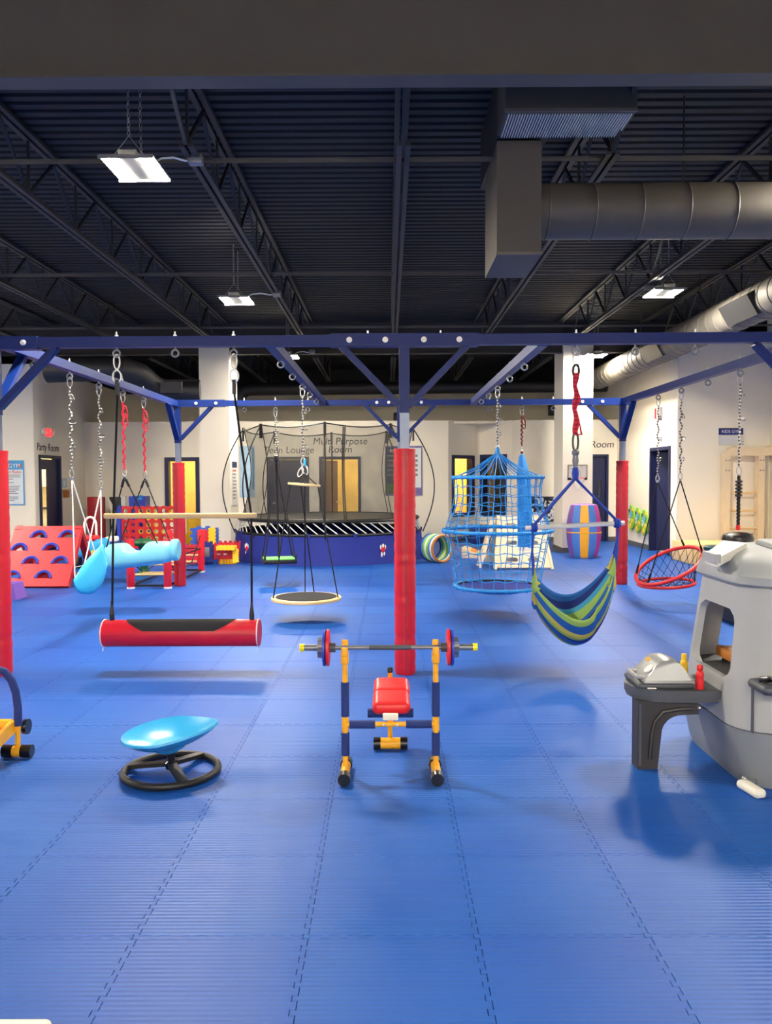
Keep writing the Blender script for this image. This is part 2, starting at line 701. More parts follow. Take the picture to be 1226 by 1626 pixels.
cells = []
nx0, nx1 = int((ROOM_L - TX0) / TS) - 1, int((ROOM_R - TX0) / TS)
ny0, ny1 = int((REAR - TY0) / TS) - 1, int((FAR - TY0) / TS)
for i in range(nx0, nx1 + 1):
    for j in range(ny0, ny1 + 1):
        cx, cy = TX0 + TS * (i + 0.5), TY0 + TS * (j + 0.5)
        if ROOM_L < cx < ROOM_R and REAR < cy < FAR:
            cells.append((cx, cy))
seen = [c for c in cells if c[1] > 1.6 and abs(c[0]) < 0.49 * c[1] + 0.45]
seen.sort(key=lambda c: c[0] ** 2 + c[1] ** 2)
near = seen[:296]
nearset = set(near)
tm = tile_mesh()
for (cx, cy) in near:
    inst(tm, 'floor_tile', floor, (cx, cy, 0))
rest = B()
g = 0.002
for (cx, cy) in cells:
    if (cx, cy) in nearset:
        continue
    h = TS / 2 - g
    rest._add([V(cx - h, cy - h, 0), V(cx + h, cy - h, 0), V(cx + h, cy + h, 0), V(cx - h, cy + h, 0),
               V(cx - h - g, cy - h - g, -.006), V(cx + h + g, cy - h - g, -.006), V(cx + h + g, cy + h + g, -.006), V(cx - h - g, cy + h + g, -.006)],
              [(0, 1, 2, 3), (4, 5, 1, 0), (5, 6, 2, 1), (6, 7, 3, 2), (7, 4, 0, 3)])
tag(rest.build('floor_tile_field', 'floor_blue', floor, smooth=False), kind='stuff')

# ---- ceiling: black corrugated deck with open-web joists
ceil = B()
prof = []
y = REAR
while y < FAR + 1.2:
    prof += [(y, 0.0), (y + 0.035, 0.0), (y + 0.05, -0.04), (y + 0.135, -0.04)]
    y += 0.15
rows = [[V(ROOM_L, yy, DECK + z + 0.04), V(ROOM_R + 1, yy, DECK + z + 0.04)] for yy, z in prof]
rows = [list(r_) for r_ in zip(*rows)]
ceil.loft(rows, closed=False)
ceil.box2((ROOM_L, REAR, DECK + 0.06), (ROOM_R + 1, FAR + 1.2, DECK + 0.1))
ceiling = ceil.build('ceiling', 'ceiling_black', smooth=False)
tag(ceiling, 'black corrugated metal roof deck on open-web joists', kind='structure')

ZBC, ZTC = 4.34, 4.90
PAN = 0.58
dz = ZTC - ZBC - 0.06
webA = B().bar((0, 0, 0), (0, PAN, dz), 0.028, 0.028).mesh('web_bar', 'steel_black')
webB = B().bar((0, 0, dz), (0, PAN, 0), 0.028, 0.028).mesh('web_bar', 'steel_black')
webV = B().bar((0, 0, 0), (0, 0, dz), 0.022, 0.022).mesh('web_bar', 'steel_black')


def joist(x, y0, y1, ybc0, ybc1):
    b = B()
    for s in (-1, 1):
        b.box2((x + s * 0.035 - 0.022, ybc0, ZBC - 0.025), (x + s * 0.035 + 0.022, ybc1, ZBC + 0.0))
        b.box2((x + s * 0.016 - 0.004, ybc0, ZBC), (x + s * 0.016 + 0.004, ybc1, ZBC + 0.05))
        b.box2((x + s * 0.04 - 0.025, y0, ZTC), (x + s * 0.04 + 0.025, y1, ZTC + 0.04))
    j = b.build('roof_joist', 'steel_black', ceiling, smooth=False)
    y = ybc0 + 0.05
    k = 0
    while y + PAN <= ybc1 + 0.01:
        inst(webA if k % 2 == 0 else webB, 'web_bar', j, (x, y, ZBC + 0.03)).parent = j
        if k % 2 == 0:
            inst(webV, 'web_bar', j, (x, y + PAN * 0.0, ZBC + 0.03))
        y += PAN
        k += 1
    # end diagonal up to the girder
    B().bar((x, ybc0, ZBC), (x, y0 + 0.1, ZTC), 0.03, 0.03).build('web_bar', 'steel_black', j)


JX = [-7.1, -5.3, -3.43, -1.62, 0.14, 1.89, 3.67, 5.45]
for x in JX:
    joist(x, 5.5, 17.1, 6.75 if x == 1.89 else 6.55, 16.4)
for x in JX:
    joist(x, 17.3, 24.5, 18.0, 24.4)
YG = 5.44
for yg in (YG, 17.2):
    gd = B()
    gd.box2((ROOM_L, yg - 0.008, 4.3), (ROOM_R, yg + 0.008, DECK))
    gd.box2((ROOM_L, yg - 0.085, 4.28), (ROOM_R, yg + 0.085, 4.3))
    gd.box2((ROOM_L, yg - 0.085, DECK - 0.02), (ROOM_R, yg + 0.085, DECK))
    gd.build('girder', 'girder' if yg == YG else 'steel_black', ceiling, smooth=False)
for yb in (6.98, 10.8, 14.6):
    B().box2((ROOM_L, yb - 0.02, ZBC + 0.04), (ROOM_R, yb + 0.02, ZBC + 0.046)).box2((ROOM_L, yb - 0.004, ZBC + 0.01), (ROOM_R, yb + 0.004, ZBC + 0.05)).build('bridging_bar', 'girder', ceiling, smooth=False)


# ---- walls (with real openings)
def wall(name, a, b, z1, th=0.14, holes=(), m='wall', label=None, z0=0.0):
    """vertical wall from a to b (xy), front face on the line, thickness to the left of a->b"""
    a, b = V(a[0], a[1], 0), V(b[0], b[1], 0)
    t = (b - a).normalized()
    nrm = V(-t.y, t.x, 0)
    L = (b - a).length
    us = sorted({0, L} | {u for h in holes for u in h[:2]})
    zs = sorted({z0, z1} | {z for h in holes for z in h[2:]})
    bb = B()
    rot = Matrix((t, nrm, V(0, 0, 1))).transposed()
    for i in range(len(us) - 1):
        for j in range(len(zs) - 1):
            um, zm = (us[i] + us[i + 1]) / 2, (zs[j] + zs[j + 1]) / 2
            if any(h[0] < um < h[1] and h[2] < zm < h[3] for h in holes):
                continue
            c = a + t * um + nrm * th / 2 + V(0, 0, zm)
            bb.box(c, (us[i + 1] - us[i], th, zs[j + 1] - zs[j]), rot)
    o = bb.build(name, m, smooth=False)
    tag(o, label or 'painted gym wall', kind='structure')
    return o


def skirting(name, a, b, th=0.015, h=0.11, gap=()):
    a, b = V(a[0], a[1], 0), V(b[0], b[1], 0)
    t = (b - a).normalized()
    nrm = V(t.y, -t.x, 0)
    L = (b - a).length
    bb = B()
    rot = Matrix((t, nrm, V(0, 0, 1))).transposed()
    cuts = [0] + [u for g_ in gap for u in g_] + [L]
    for i in range(0, len(cuts), 2):
        u0, u1 = cuts[i], cuts[i + 1]
        if u1 > u0 + 0.02:
            bb.box(a + t * (u0 + u1) / 2 + nrm * th / 2 + V(0, 0, h / 2 + 0.002), (u1 - u0, th, h), rot)
    o = bb.build(name, 'baseboard', smooth=False)
    tag(o, 'dark grey rubber baseboard', kind='structure')


def framed(name, a, b, u0, u1, z0, z1, fw=0.07, depth=0.2, m='door_navy', label='', door=True):
    """casing around an opening in wall a->b"""
    a, b = V(a[0], a[1], 0), V(b[0], b[1], 0)
    t = (b - a).normalized()
    nrm = V(-t.y, t.x, 0)
    rot = Matrix((t, nrm, V(0, 0, 1))).transposed()
    th = thing(name, label, None, a + t * (u0 + u1) / 2, kind='structure')

    def bx(ua, ub, za, zb, nm):
        c = a + t * (ua + ub) / 2 + nrm * (depth / 2 - 0.03) + V(0, 0, (za + zb) / 2)
        B().box(c, (ub - ua, depth, zb - za), rot).build(nm, m, th, smooth=False)
    bx(u0, u0 + fw, z0, z1, 'jamb')
    bx(u1 - fw, u1, z0, z1, 'jamb')
    bx(u0 + fw, u1 - fw, z1 - fw, z1, 'head')
    if not door:
        bx(u0 + fw, u1 - fw, z0, z0 + fw, 'sill')
    return th, (a, t, nrm, rot)


def gl(name, a, b, u0, u1, z0, z1, th):
    pass


# glass
def glass_mat():
    m = bpy.data.materials.new('glass')
    m.use_nodes = True
    nt = m.node_tree
    nt.nodes.remove(nt.nodes['Principled BSDF'])
    tr = nt.nodes.new('ShaderNodeBsdfTransparent')
    gs = nt.nodes.new('ShaderNodeBsdfGlossy')
    gs.inputs['Roughness'].default_value = 0.03
    mx = nt.nodes.new('ShaderNodeMixShader')
    mx.inputs[0].default_value = 0.06
    nt.links.new(tr.outputs[0], mx.inputs[1])
    nt.links.new(gs.outputs[0], mx.inputs[2])
    nt.links.new(mx.outputs[0], nt.nodes['Material Output'].inputs[0])
    MATS['glass'] = m


glass_mat()

# left, facing the camera (poster wall) and the side wall with the Party Room door
wall('wall_left_front', (ROOM_L, 17.3), (WL - 0.012, 17.3), ZT, label='pale wall beside the Party Room carrying the rules poster')
PD0, PD1 = 0.2, 1.36           # Party Room door along the wall (from Y 17.3)
LA, LB = (WL, 17.31), (WL, 23.6)
wall('wall_left', LA, LB, ZT, holes=[(PD0, PD1, 0, 2.17)], label='shaded side wall with the Party Room door')
skirting('baseboard_left', LA, (WL, YB), gap=[(PD0, PD1)])
# back partition: straight, a shallow recess, straight again
xa = at(712, 700, YB).x
xb = at(757, 700, 21.0).x
xc = at(813, 700, YB).x


def bu(px, Y=YB):
    return at(px, 760, Y).x


holes_a = []
LWIN = (bu(262) - WL, bu(317) - WL, 0.62, 2.17)
TDR = (bu(424) - WL, bu(491) - WL, 0.0, 2.17)
MPR = (bu(507) - WL, bu(573) - WL, 0.0, 2.17)
BA, BB_ = (WL, YB), (xa, YB)
wall('wall_back', BA, BB_, 3.07, holes=[LWIN, TDR, MPR], label='cream back partition wall with lounge and multi purpose room doors')
skirting('baseboard_back', BA, BB_, gap=[TDR[:2], MPR[:2]])
R1A, R1B = (xa, YB), (xb, 21.0)
L1 = (V(*R1B) - V(*R1A)).length
w1 = lambda px: 0.0
# window in the left cheek of the recess
def u_on(a, b, px):
    """distance along a->b where the pixel column px meets the wall"""
    d = at(px, 760, 10.0) - CP
    ax, ay, bx_, by = a[0], a[1], b[0], b[1]
    ex, ey = bx_ - ax, by - ay
    det = d.x * (-ey) + ex * d.y
    # CP.xy + s d = a + r e
    s_r = (d.x * ay - d.y * ax) / (d.y * ex - d.x * ey)
    return s_r * math.hypot(ex, ey)


W2 = (u_on(R1A, R1B, 717.5), u_on(R1A, R1B, 752.5), 0.62, 2.2)
wall('wall_back_recess_one', R1A, R1B, 3.07, holes=[W2], label='angled cheek of the back wall with a lit window')
R2A, R2B = R1B, (xc, YB)
W3 = (u_on(R2A, R2B, 763), u_on(R2A, R2B, 805), 0.62, 2.22)
wall('wall_back_recess_two', R2A, R2B, 3.07, holes=[W3], label='angled cheek of the back wall with a dark window')
R3A, R3B = R2B, (WR, YB)
DR4 = (u_on(R3A, R3B, 938), u_on(R3A, R3B, 966), 0.0, 2.2)
wall('wall_back_right', R3A, R3B, 3.07, holes=[DR4], label='cream back wall beside the pillar with a dark doorway')
for nm, a_, b_, g_ in (('baseboard_recess_one', R1A, R1B, []), ('baseboard_recess_two', R2A, R2B, []), ('baseboard_back_right', R3A, R3B, [DR4[:2]])):
    skirting(nm, a_, b_, gap=g_)
# right side wall with a door, then the wall that carries the climbing ladder
RA, RB = (WR, 23.6), (WR, 16.01)
RD = (u_on(RA, RB, 1033), u_on(RA, RB, 1065), 0.0, 2.26)
wall('wall_right', RA, RB, ZT, holes=[RD], label='tall cream wall with the open navy door')
skirting('baseboard_right', (WR, YB), RB, gap=[(RD[0] - 3.4, RD[1] - 3.4)])
wall('wall_right_front', (WR + 0.012, 16.0), (ROOM_R, 16.0), 4.42, label='tall cream wall behind the wooden wall bars')
skirting('baseboard_right_front', (WR, 16.0), (ROOM_R, 16.0))
wall('wall_right_side', (ROOM_R, 16.2), (ROOM_R, REAR), 4.95, label='cream side wall at the edge of the gym')
wall('wall_left_side', (ROOM_L, REAR), (ROOM_L, 17.4), 4.95, label='cream side wall of the gym out of view')
wall('wall_rear', (ROOM_R, REAR), (ROOM_L, REAR), 4.95, label='cream wall behind the viewer')
wall('wall_far', (WL - 0.5, FAR), (WR + 1.0, FAR), ZT, m='wall', label='far wall seen above the back partition')
# black plenum above the walls
for nm, a_, b_, z0_ in (('wall_upper_far', (ROOM_L, FAR + 1.1), (ROOM_R + 0.9, FAR + 1.1), 3.9), ('wall_upper_left', (ROOM_L - 0.02, 17.5), (ROOM_L - 0.02, FAR + 1.1), 0.0),
                        ('wall_upper_right', (ROOM_R + 0.9, FAR + 1.1), (ROOM_R + 0.9, 16.3), 0.0)):
    wall(nm, a_, b_, DECK + 0.05, m='ceiling_black', label='black painted upper wall under the roof deck', z0=z0_)
# rooms behind the partition
rc = B().box2((WL, YB + 0.15, 3.0), (WR, FAR, 3.06)).build('ceiling_side_rooms', 'wall', smooth=False)
tag(rc, 'low ceiling of the side rooms', kind='structure')
wall('wall_room_back', (WL, 23.1), (WR, 23.1), 2.99, m='wall_yellow', label='yellow wall of the rooms behind the windows')
for k, (a_, b_) in enumerate((((-4.4, 23.1), (-4.4, YB + 0.16)), ((1.15, 23.1), (1.15, YB + 0.16)), ((2.28, 23.1), (2.28, 21.2)))):
    wall('wall_room_divider_' + 'abc'[k], a_, b_, 2.99, th=0.08, m='wall_yellow', label='divider between the side rooms')
lampm = B().box((0, 0, 0), (1.1, 0.55, 0.03)).mesh('lamp_panel', 'room_lamp')
for k, (x, yy) in enumerate(((-5.8, 21.6), (-2.6, 21.8), (-0.4, 21.8), (1.7, 22.2))):
    t_ = thing('ceiling_lamp', ['flat warm ceiling lamp inside the leftmost side room', 'flat warm ceiling lamp inside the lounge room', 'flat warm ceiling lamp inside the multi purpose room',
                                'flat warm ceiling lamp behind the tall recess window'][k], 'lamp', (x, yy, 2.97))
    inst(lampm, 'lamp_panel', t_, (x, yy, 2.97))
# party room and right-hand room shells
for nm, a_, b_, m_ in (('wall_party_room', (WL - 2.2, 19.9), (WL - 2.2, 17.45), 'wall'), ('wall_party_room_end', (WL - 0.16, 19.9), (WL - 2.2, 19.9), 'wall')):
    wall(nm, b_, a_, 2.6, m=m_, label='wall inside the Party Room')
tag(B().box2((WL - 2.3, 17.45, 2.6), (WL - 0.15, 19.9, 2.65)).build('ceiling_party_room', 'wall', smooth=False), 'ceiling of the Party Room', kind='structure')
t_ = thing('ceiling_lamp', 'flat lamp on the Party Room ceiling', 'lamp', (WL - 1.1, 18.6, 2.58))
inst(lampm, 'lamp_panel', t_, (WL - 1.1, 18.6, 2.58))
pc = thing('cupboard', 'white cupboard inside the Party Room doorway', 'cupboard', (WL - 0.9, 18.1, 0))
B().box2((WL - 1.6, 19.3, 0), (WL - 0.4, 19.8, 0.9)).build('base_unit', 'white', pc, smooth=False)
B().box2((WL - 1.6, 19.25, 0.9), (WL - 0.38, 19.8, 0.94)).build('worktop', 'charcoal', pc, smooth=False)
B().box2((WL - 1.6, 19.5, 1.45), (WL - 0.4, 19.8, 2.1)).build('wall_unit', 'white', pc, smooth=False)
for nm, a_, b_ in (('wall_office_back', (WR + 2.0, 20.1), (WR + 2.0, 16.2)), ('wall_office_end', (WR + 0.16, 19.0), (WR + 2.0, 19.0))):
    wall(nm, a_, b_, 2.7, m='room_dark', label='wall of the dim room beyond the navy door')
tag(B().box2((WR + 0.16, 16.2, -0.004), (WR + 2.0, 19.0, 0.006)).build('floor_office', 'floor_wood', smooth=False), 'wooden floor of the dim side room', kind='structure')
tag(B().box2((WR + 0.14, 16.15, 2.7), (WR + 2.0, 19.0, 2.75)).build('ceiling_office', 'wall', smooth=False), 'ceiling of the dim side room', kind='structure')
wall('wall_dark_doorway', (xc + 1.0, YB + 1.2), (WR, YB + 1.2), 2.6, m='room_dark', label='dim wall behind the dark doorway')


def leaf(th, frame_, u_hinge, w_, z0, z1, ang, m='door_navy', name='door_leaf', glass=None, off=0.05, handle=True):
    """door leaf hinged at u_hinge, turned by ang from the wall line"""
    a, t, nrm, rot = frame_
    h = a + t * u_hinge + nrm * off
    d = t * math.cos(ang) + nrm * math.sin(ang)
    n2 = V(-d.y, d.x, 0)
    r2 = Matrix((d, n2, V(0, 0, 1))).transposed()
    b = B()
    W_ = abs(w_)
    s = 1 if w_ > 0 else -1
    if glass:
        g0, g1, ga, gb = glass
        for (ua, ub, za, zb) in ((0, W_, z0, ga), (0, W_, gb, z1), (0, g0, ga, gb), (g1, W_, ga, gb)):
            b.box(h + d * s * (ua + ub) / 2 + V(0, 0, (za + zb) / 2), (ub - ua, 0.045, zb - za), r2)
    else:
        b.box(h + d * s * W_ / 2 + V(0, 0, (z0 + z1) / 2), (W_, 0.045, z1 - z0), r2)
    lf = b.build(name, m, th, smooth=False)
    if glass:
        B().box(h + d * s * (g0 + g1) / 2 + V(0, 0, (ga + gb) / 2), (g1 - g0, 0.008, gb - ga), r2).build('pane', 'glass', lf, smooth=False)
    if handle:
        hp = h + d * s * (W_ - 0.09) + V(0, 0, 1.0)
        for q in (-1, 1):
            B().cyl(hp, hp + n2 * q * 0.06, 0.012).cyl(hp + n2 * q * 0.06, hp + n2 * q * 0.06 - d * s * 0.11, 0.01).lathe([(0.03, 0), (0.03, 0.01)], hp + n2 * q * 0.025, 16, rot=Matrix.Rotation(PI / 2, 3, 'X')).build('handle', 'steel', lf)
    return lf


th_, fr_ = framed('door_1', LA, LB, PD0, PD1, 0, 2.17, label='navy door of the Party Room standing ajar')
leaf(th_, fr_, PD1 - 0.08, -0.98, 0.01, 2.08, R(-0), glass=(0.55, 0.86, 0.55, 1.85))
th_, fr_ = framed('door_2', BA, BB_, TDR[0], TDR[1], 0, 2.17, label='closed navy lounge door behind the trampoline net')
leaf(th_, fr_, TDR[1] - 0.075, -(TDR[1] - TDR[0] - 0.15), 0.01, 2.09, 0)
th_, fr_ = framed('door_3', BA, BB_, MPR[0], MPR[1], 0, 2.17, label='open navy doorway of the multi purpose room')
leaf(th_, fr_, MPR[0] + 0.08, 0.9, 0.01, 2.08, R(70), m='door_brown', off=0.1)
th_, fr_ = framed('window_1', BA, BB_, LWIN[0], LWIN[1], LWIN[2], LWIN[3], label='tall navy framed window with yellow light behind the red post', door=False, fw=0.1)
a_, t__, n__, r__ = fr_
B().box(a_ + t__ * (LWIN[0] + LWIN[1]) / 2 + n__ * 0.07 + V(0, 0, 1.4), (LWIN[1] - LWIN[0] - 0.2, 0.01, 1.34), r__).build('pane', 'glass', th_, smooth=False)
th_, fr_ = framed('window_2', R1A, R1B, *W2, label='narrow navy framed window with pale yellow light', door=False, fw=0.09)
a_, t__, n__, r__ = fr_
B().box(a_ + t__ * (W2[0] + W2[1]) / 2 + n__ * 0.07 + V(0, 0, 1.4), (W2[1] - W2[0] - 0.18, 0.01, 1.36), r__).build('pane', 'glass', th_, smooth=False)
th_, fr_ = framed('window_3', R2A, R2B, *W3, label='navy framed window with a dark room behind the net swing', door=False, fw=0.1)
a_, t__, n__, r__ = fr_
B().box(a_ + t__ * (W3[0] + W3[1]) / 2 + n__ * 0.07 + V(0, 0, 1.4), (W3[1] - W3[0] - 0.2, 0.01, 1.36), r__).build('pane', 'glass', th_, smooth=False)
B().box(a_ + t__ * (W3[0] + W3[1]) / 2 + n__ * 0.07 + V(0, 0, 1.4), (0.06, 0.03, 1.4), r__).build('mullion', 'door_navy', th_, smooth=False)
th_, fr_ = framed('door_4', R3A, R3B, DR4[0], DR4[1], 0, 2.2, label='navy door with a slim pane beside the pillar', fw=0.06)
leaf(th_, fr_, DR4[1] - 0.07, -(DR4[1] - DR4[0] - 0.13), 0.01, 2.13, 0, glass=((0.1, 0.17, 1.1, 1.55)), handle=False)
th_, fr_ = framed('door_5', RA, RB, RD[0], RD[1], 0, 2.26, label='navy door on the side wall standing open', fw=0.07)
leaf(th_, fr_, RD[0] + 0.08, 0.95, 0.01, 2.17, R(60), off=0.12)

# pillars
for k, (x0, x1, lab) in enumerate(((-4.02, -3.38, 'white square pillar beside the trampoline'), (3.75, 4.39, 'white square pillar carrying the basketball hoop'))):
    p = thing('pillar', lab, 'pillar', ((x0 + x1) / 2, 17.5, 0), kind='structure')
    B().box2((x0, 17.1, 0.0), (x1, 18.0, 4.5)).build('shaft', 'wall', p, smooth=False)
    B().box2((x0 + 0.02, 17.12, 4.5), (x1 - 0.02, 17.98, 4.98)).build('upper_shaft', 'ceiling_black', p, smooth=False)
    B().box2((x0 - 0.015, 17.085, 0.0), (x1 + 0.015, 18.015, 0.11)).build('skirting', 'baseboard', p, smooth=False)

# ---- ducts
d = thing('box_duct', 'grey sheet metal box duct with supply grille hanging from the roof', 'duct', (1.5, 7.0, 3.5))
f0 = at(789, 404, 6.75)
f1 = at(859.5, 404, 6.75)
zb_, zt_ = f0.z, 4.43
B().box2((f0.x, 6.75, zb_), (f1.x, 7.55, zt_)).build('drop_box', 'duct_grey', d, smooth=False)
g0 = at(803, 182, 6.24)
g1 = at(1011.5, 180, 6.24)
B().box2((g0.x, 6.24, zt_ + 0.012), (g1.x, 6.7, DECK)).build('supply_box', 'duct_grey', d, smooth=False)
B().box2((g0.x, 6.7, zt_ + 0.012), (g0.x + 0.42, 7.9, DECK)).build('plenum', 'duct_black', d, smooth=False)
B().box2((g0.x - 0.006, 6.23, zt_ + 0.005), (g1.x + 0.006, 6.25, zt_ + 0.03)).box2((f0.x - 0.006, 6.742, zb_ - 0.004), (f1.x + 0.006, 6.76, zb_ + 0.02)).build('seam', 'duct_silver', d, smooth=False)
gr = B().box2((g0.x + 0.02, 6.26, zt_ + 0.002), (g1.x - 0.02, 6.68, zt_ + 0.012)).build('grille', 'duct_silver', d, smooth=False)
sl = B()
x = g0.x + 0.03
slm = B().box((0, 0, 0), (0.005, 0.41, 0.012)).mesh('grille_blade', 'white')
while x < g1.x - 0.03:
    inst(slm, 'grille_blade', gr, (x, 6.47, zt_ - 0.004))
    x += 0.021
d = thing('round_duct', 'grey spiral round duct running sideways from the box duct', 'duct', (3, 7.1, 3.7))
dc = at(1000, 336, 7.1)
rad = 0.235
B().cyl((f1.x, 7.1, dc.z), (ROOM_R, 7.1, dc.z), rad, n=36).build('pipe', 'duct_grey', d)
rb = B().torus((0, 0, 0), rad + 0.002, 0.006, rot=Matrix.Rotation(PI / 2, 3, 'Y'), n=36, m=6).mesh('spiral_seam', 'duct_grey')
for k in range(16):
    inst(rb, 'spiral_seam', d, (f1.x + 0.1 + k * 0.4, 7.1, dc.z))
for k, x in enumerate((2.6, 4.9)):
    B().cyl((x, 7.1, dc.z + rad), (x, 7.1, DECK), 0.008, n=6).build('hanger', 'steel_black', d)

d = thing('spiral_duct', 'silver spiral duct with black registers along the tall cream wall', 'duct', (5.0, 15, 3.8))
pA, pB = at(1226, 468, 10.35), at(945, 598, 19.0)
xx, zz = 5.05, (pA.z + pB.z) / 2
rad2 = 0.25
ya, yb2 = 8.4, 19.2
B().cyl((xx, ya, zz), (xx, yb2, zz), rad2, n=36).build('pipe', 'duct_silver', d)
rb = B().torus((0, 0, 0), rad2 + 0.002, 0.007, rot=Matrix.Rotation(PI / 2, 3, 'X'), n=32, m=6).mesh('spiral_seam', 'duct_silver')
k = ya + 0.1
while k < yb2:
    inst(rb, 'spiral_seam', d, (xx, k, zz))
    k += 0.28
for yy in (11.0, 14.6):
    B().box((xx - 0.2, yy, zz - 0.06), (0.16, 0.9, 0.3), Matrix.Rotation(R(-30), 3, 'Y')).build('register', 'duct_black', d, smooth=False)
for yy in (10, 13, 16, 18.6):
    B().cyl((xx, yy, zz + rad2), (xx, yy, DECK), 0.008, n=6).build('hanger', 'steel_black', d)

d = thing('black_duct', 'matt black duct with an elbow above the Party Room wall', 'duct', (-5.8, 15.2, 4))
pts = [at(75, 588, 15.2), at(120, 586, 15.2), at(195, 586, 15.3), at(222, 596, 15.6), at(245, 616, 15.9), at(262, 622, 16.0), at(318, 622, 16.1)]
B().tube(pts, 0.24, 20).build('pipe', 'duct_black', d)
B().box(at(272, 615, 15.7), (0.42, 0.06, 0.22)).build('register', 'steel_black', d, smooth=False)
B().cyl((-5.2, 15.3, 4.1), (-5.2, 15.3, DECK), 0.008, n=6).build('hanger', 'steel_black', d)
d = thing('long_duct', 'long black duct above the back partition ending in a flexible elbow', 'duct', (0, 21.0, 4))
q = at(400, 618, 21.2)
q2 = at(882, 612, 21.2)
B().cyl((q.x, 21.2, q.z), (q2.x + 2.5, 21.2, q2.z), 0.17, n=20).build('pipe', 'duct_black', d)
fx = [q + V(0, 0, 0), q + V(-0.14, 0, -0.01), q + V(-0.27, 0, -0.1), q + V(-0.33, 0, -0.24), q + V(-0.34, 0, -0.42)]
B().tube(fx, 0.17, 16, radii=[0.17, 0.18, 0.17, 0.18, 0.17]).build('flexible_elbow', 'duct_black', d)
for x in (-1.5, 2.0):
    B().cyl((x, 21.2, q.z), (x, 21.2, DECK), 0.008, n=6).build('hanger', 'steel_black', d)

# ---- high-bay lamps hung on chains
mat('fixture_body', (120, 120, 118), 0.5)


def chain_mesh(L):
    b = B()
    n = int(L / 0.034)
    for k in range(n):
        r_ = Matrix.Rotation(PI / 2, 3, 'X') if k % 2 == 0 else Matrix.Rotation(PI / 2, 3, 'Y')
        b.torus((0, 0, 0.02 + k * 0.034), 0.016, 0.0035, rot=r_, n=8, m=4, sx=0.7 if k % 2 == 0 else 1, sy=1.2)
    return b.mesh('chain', 'bar_grey')


LZ = 4.2
chm = chain_mesh(DECK - LZ - 0.2)
l_house = B().rbox((0, 0, 0.05), (0.15, 0.44, 0.05), 0.012, 2).box((0, 0.02, 0.012), (0.44, 0.5, 0.012)).box((0, -0.255, 0.0), (0.44, 0.012, 0.03)).box((0, 0.255, 0.0), (0.44, 0.012, 0.03)).mesh('housing', 'fixture_body')
l_pan = B().box((0, 0, 0.004), (0.125, 0.47, 0.003)).mesh('light_panel', 'lamp_panel')
l_yoke = B().tube([(-0.12, 0, 0.05), (0, 0, 0.2), (0.12, 0, 0.05)], 0.0035, 5).mesh('yoke', 'bar_grey')


def fixture(x, y, label, cord=None):
    t_ = thing('high_bay_lamp', label, 'lamp', (x, y, LZ), 'high-bay lamps')
    inst(l_house, 'housing', t_, (x, y, LZ))
    for s in (-1, 1):
        inst(l_pan, 'light_panel', t_, (x + s * 0.145, y, LZ))
        inst(l_yoke, 'yoke', t_, (x, y + s * 0.16, LZ))
        inst(chm, 'chain', t_, (x, y + s * 0.16, LZ + 0.2))
    if cord:
        cb = B()
        e = V(cord, y + 0.1, ZBC - 0.03)
        p0 = V(x + 0.15, y, LZ + 0.05)
        cb.tube([p0, lerp(p0, e, 0.2) + V(0, 0, 0.03), lerp(p0, e, 0.5) + V(0, 0, 0.03), lerp(p0, e, 0.8) + V(0, 0, -0.005), e], 0.009, 6)
        cb.build('power_cord', 'fixture_white', t_)
        B().rbox(e + V(0.02, 0, 0.0), (0.12, 0.09, 0.08), 0.01, 2).build('junction_box', 'bar_grey', t_)
    return t_


ltr = [((215, 268), -1.62, 'bright white high-bay lamp on chains, largest in view'), ((375, 477), -1.62, 'white high-bay lamp above the left side of the swing frame'),
       ((1055, 465), 3.67, 'white high-bay lamp above the hammock chair corner of the frame'), ((457, 566), -1.62, 'small distant high-bay lamp above the trampoline')]
for (px, py), cx, lab in ltr:
    d_ = CR @ V((px - 613) / FPX, -(py - 813) / FPX, -1)
    s = (LZ - CAMH) / d_.z
    p = CP + d_ * s
    fixture(p.x, p.y, lab, cx)
fixture(4.42, 17.0, 'distant high-bay lamp peeking past the hoop pillar')
hid = [(4.1, 6.7), (-2.1, -3.0), (4.1, -3.0), (-8.2, 6.7), (-8.2, 11.7), (1.0, -3.6), (-5.2, -3.6)]  # last two lamps are added fill to brighten surfaces facing the viewer
for k, (x, y) in enumerate(hid):
    fixture(x, y, ['high-bay lamp above the grey kiosk, past the picture edge', 'high-bay lamp behind the viewer on the treadmill side', 'high-bay lamp behind the viewer on the kiosk side', 'high-bay lamp far to the side beyond the treadmill', 'high-bay lamp far to the side before the poster wall', 'added fill lamp behind the viewer in line with the central post', 'added fill lamp behind the viewer near the side wall'][k])

# ================================================================== SWING FRAME
XL, XM, XRR = -3.2, 0.14, 3.55
YF, YK = 6.62, 12.08
ZB = 2.765                       # beam centre
BW = 0.085
MX = (-0.97, 1.29)
frame = thing('swing_frame', 'blue steel swing frame with red padded posts spanning the gym', 'swing frame', (XM, 9.3, 0))


def beam(a, b, nm='beam'):
    return B().bar(a, b, BW, BW).build(nm, 'frame_blue', frame, smooth=False)


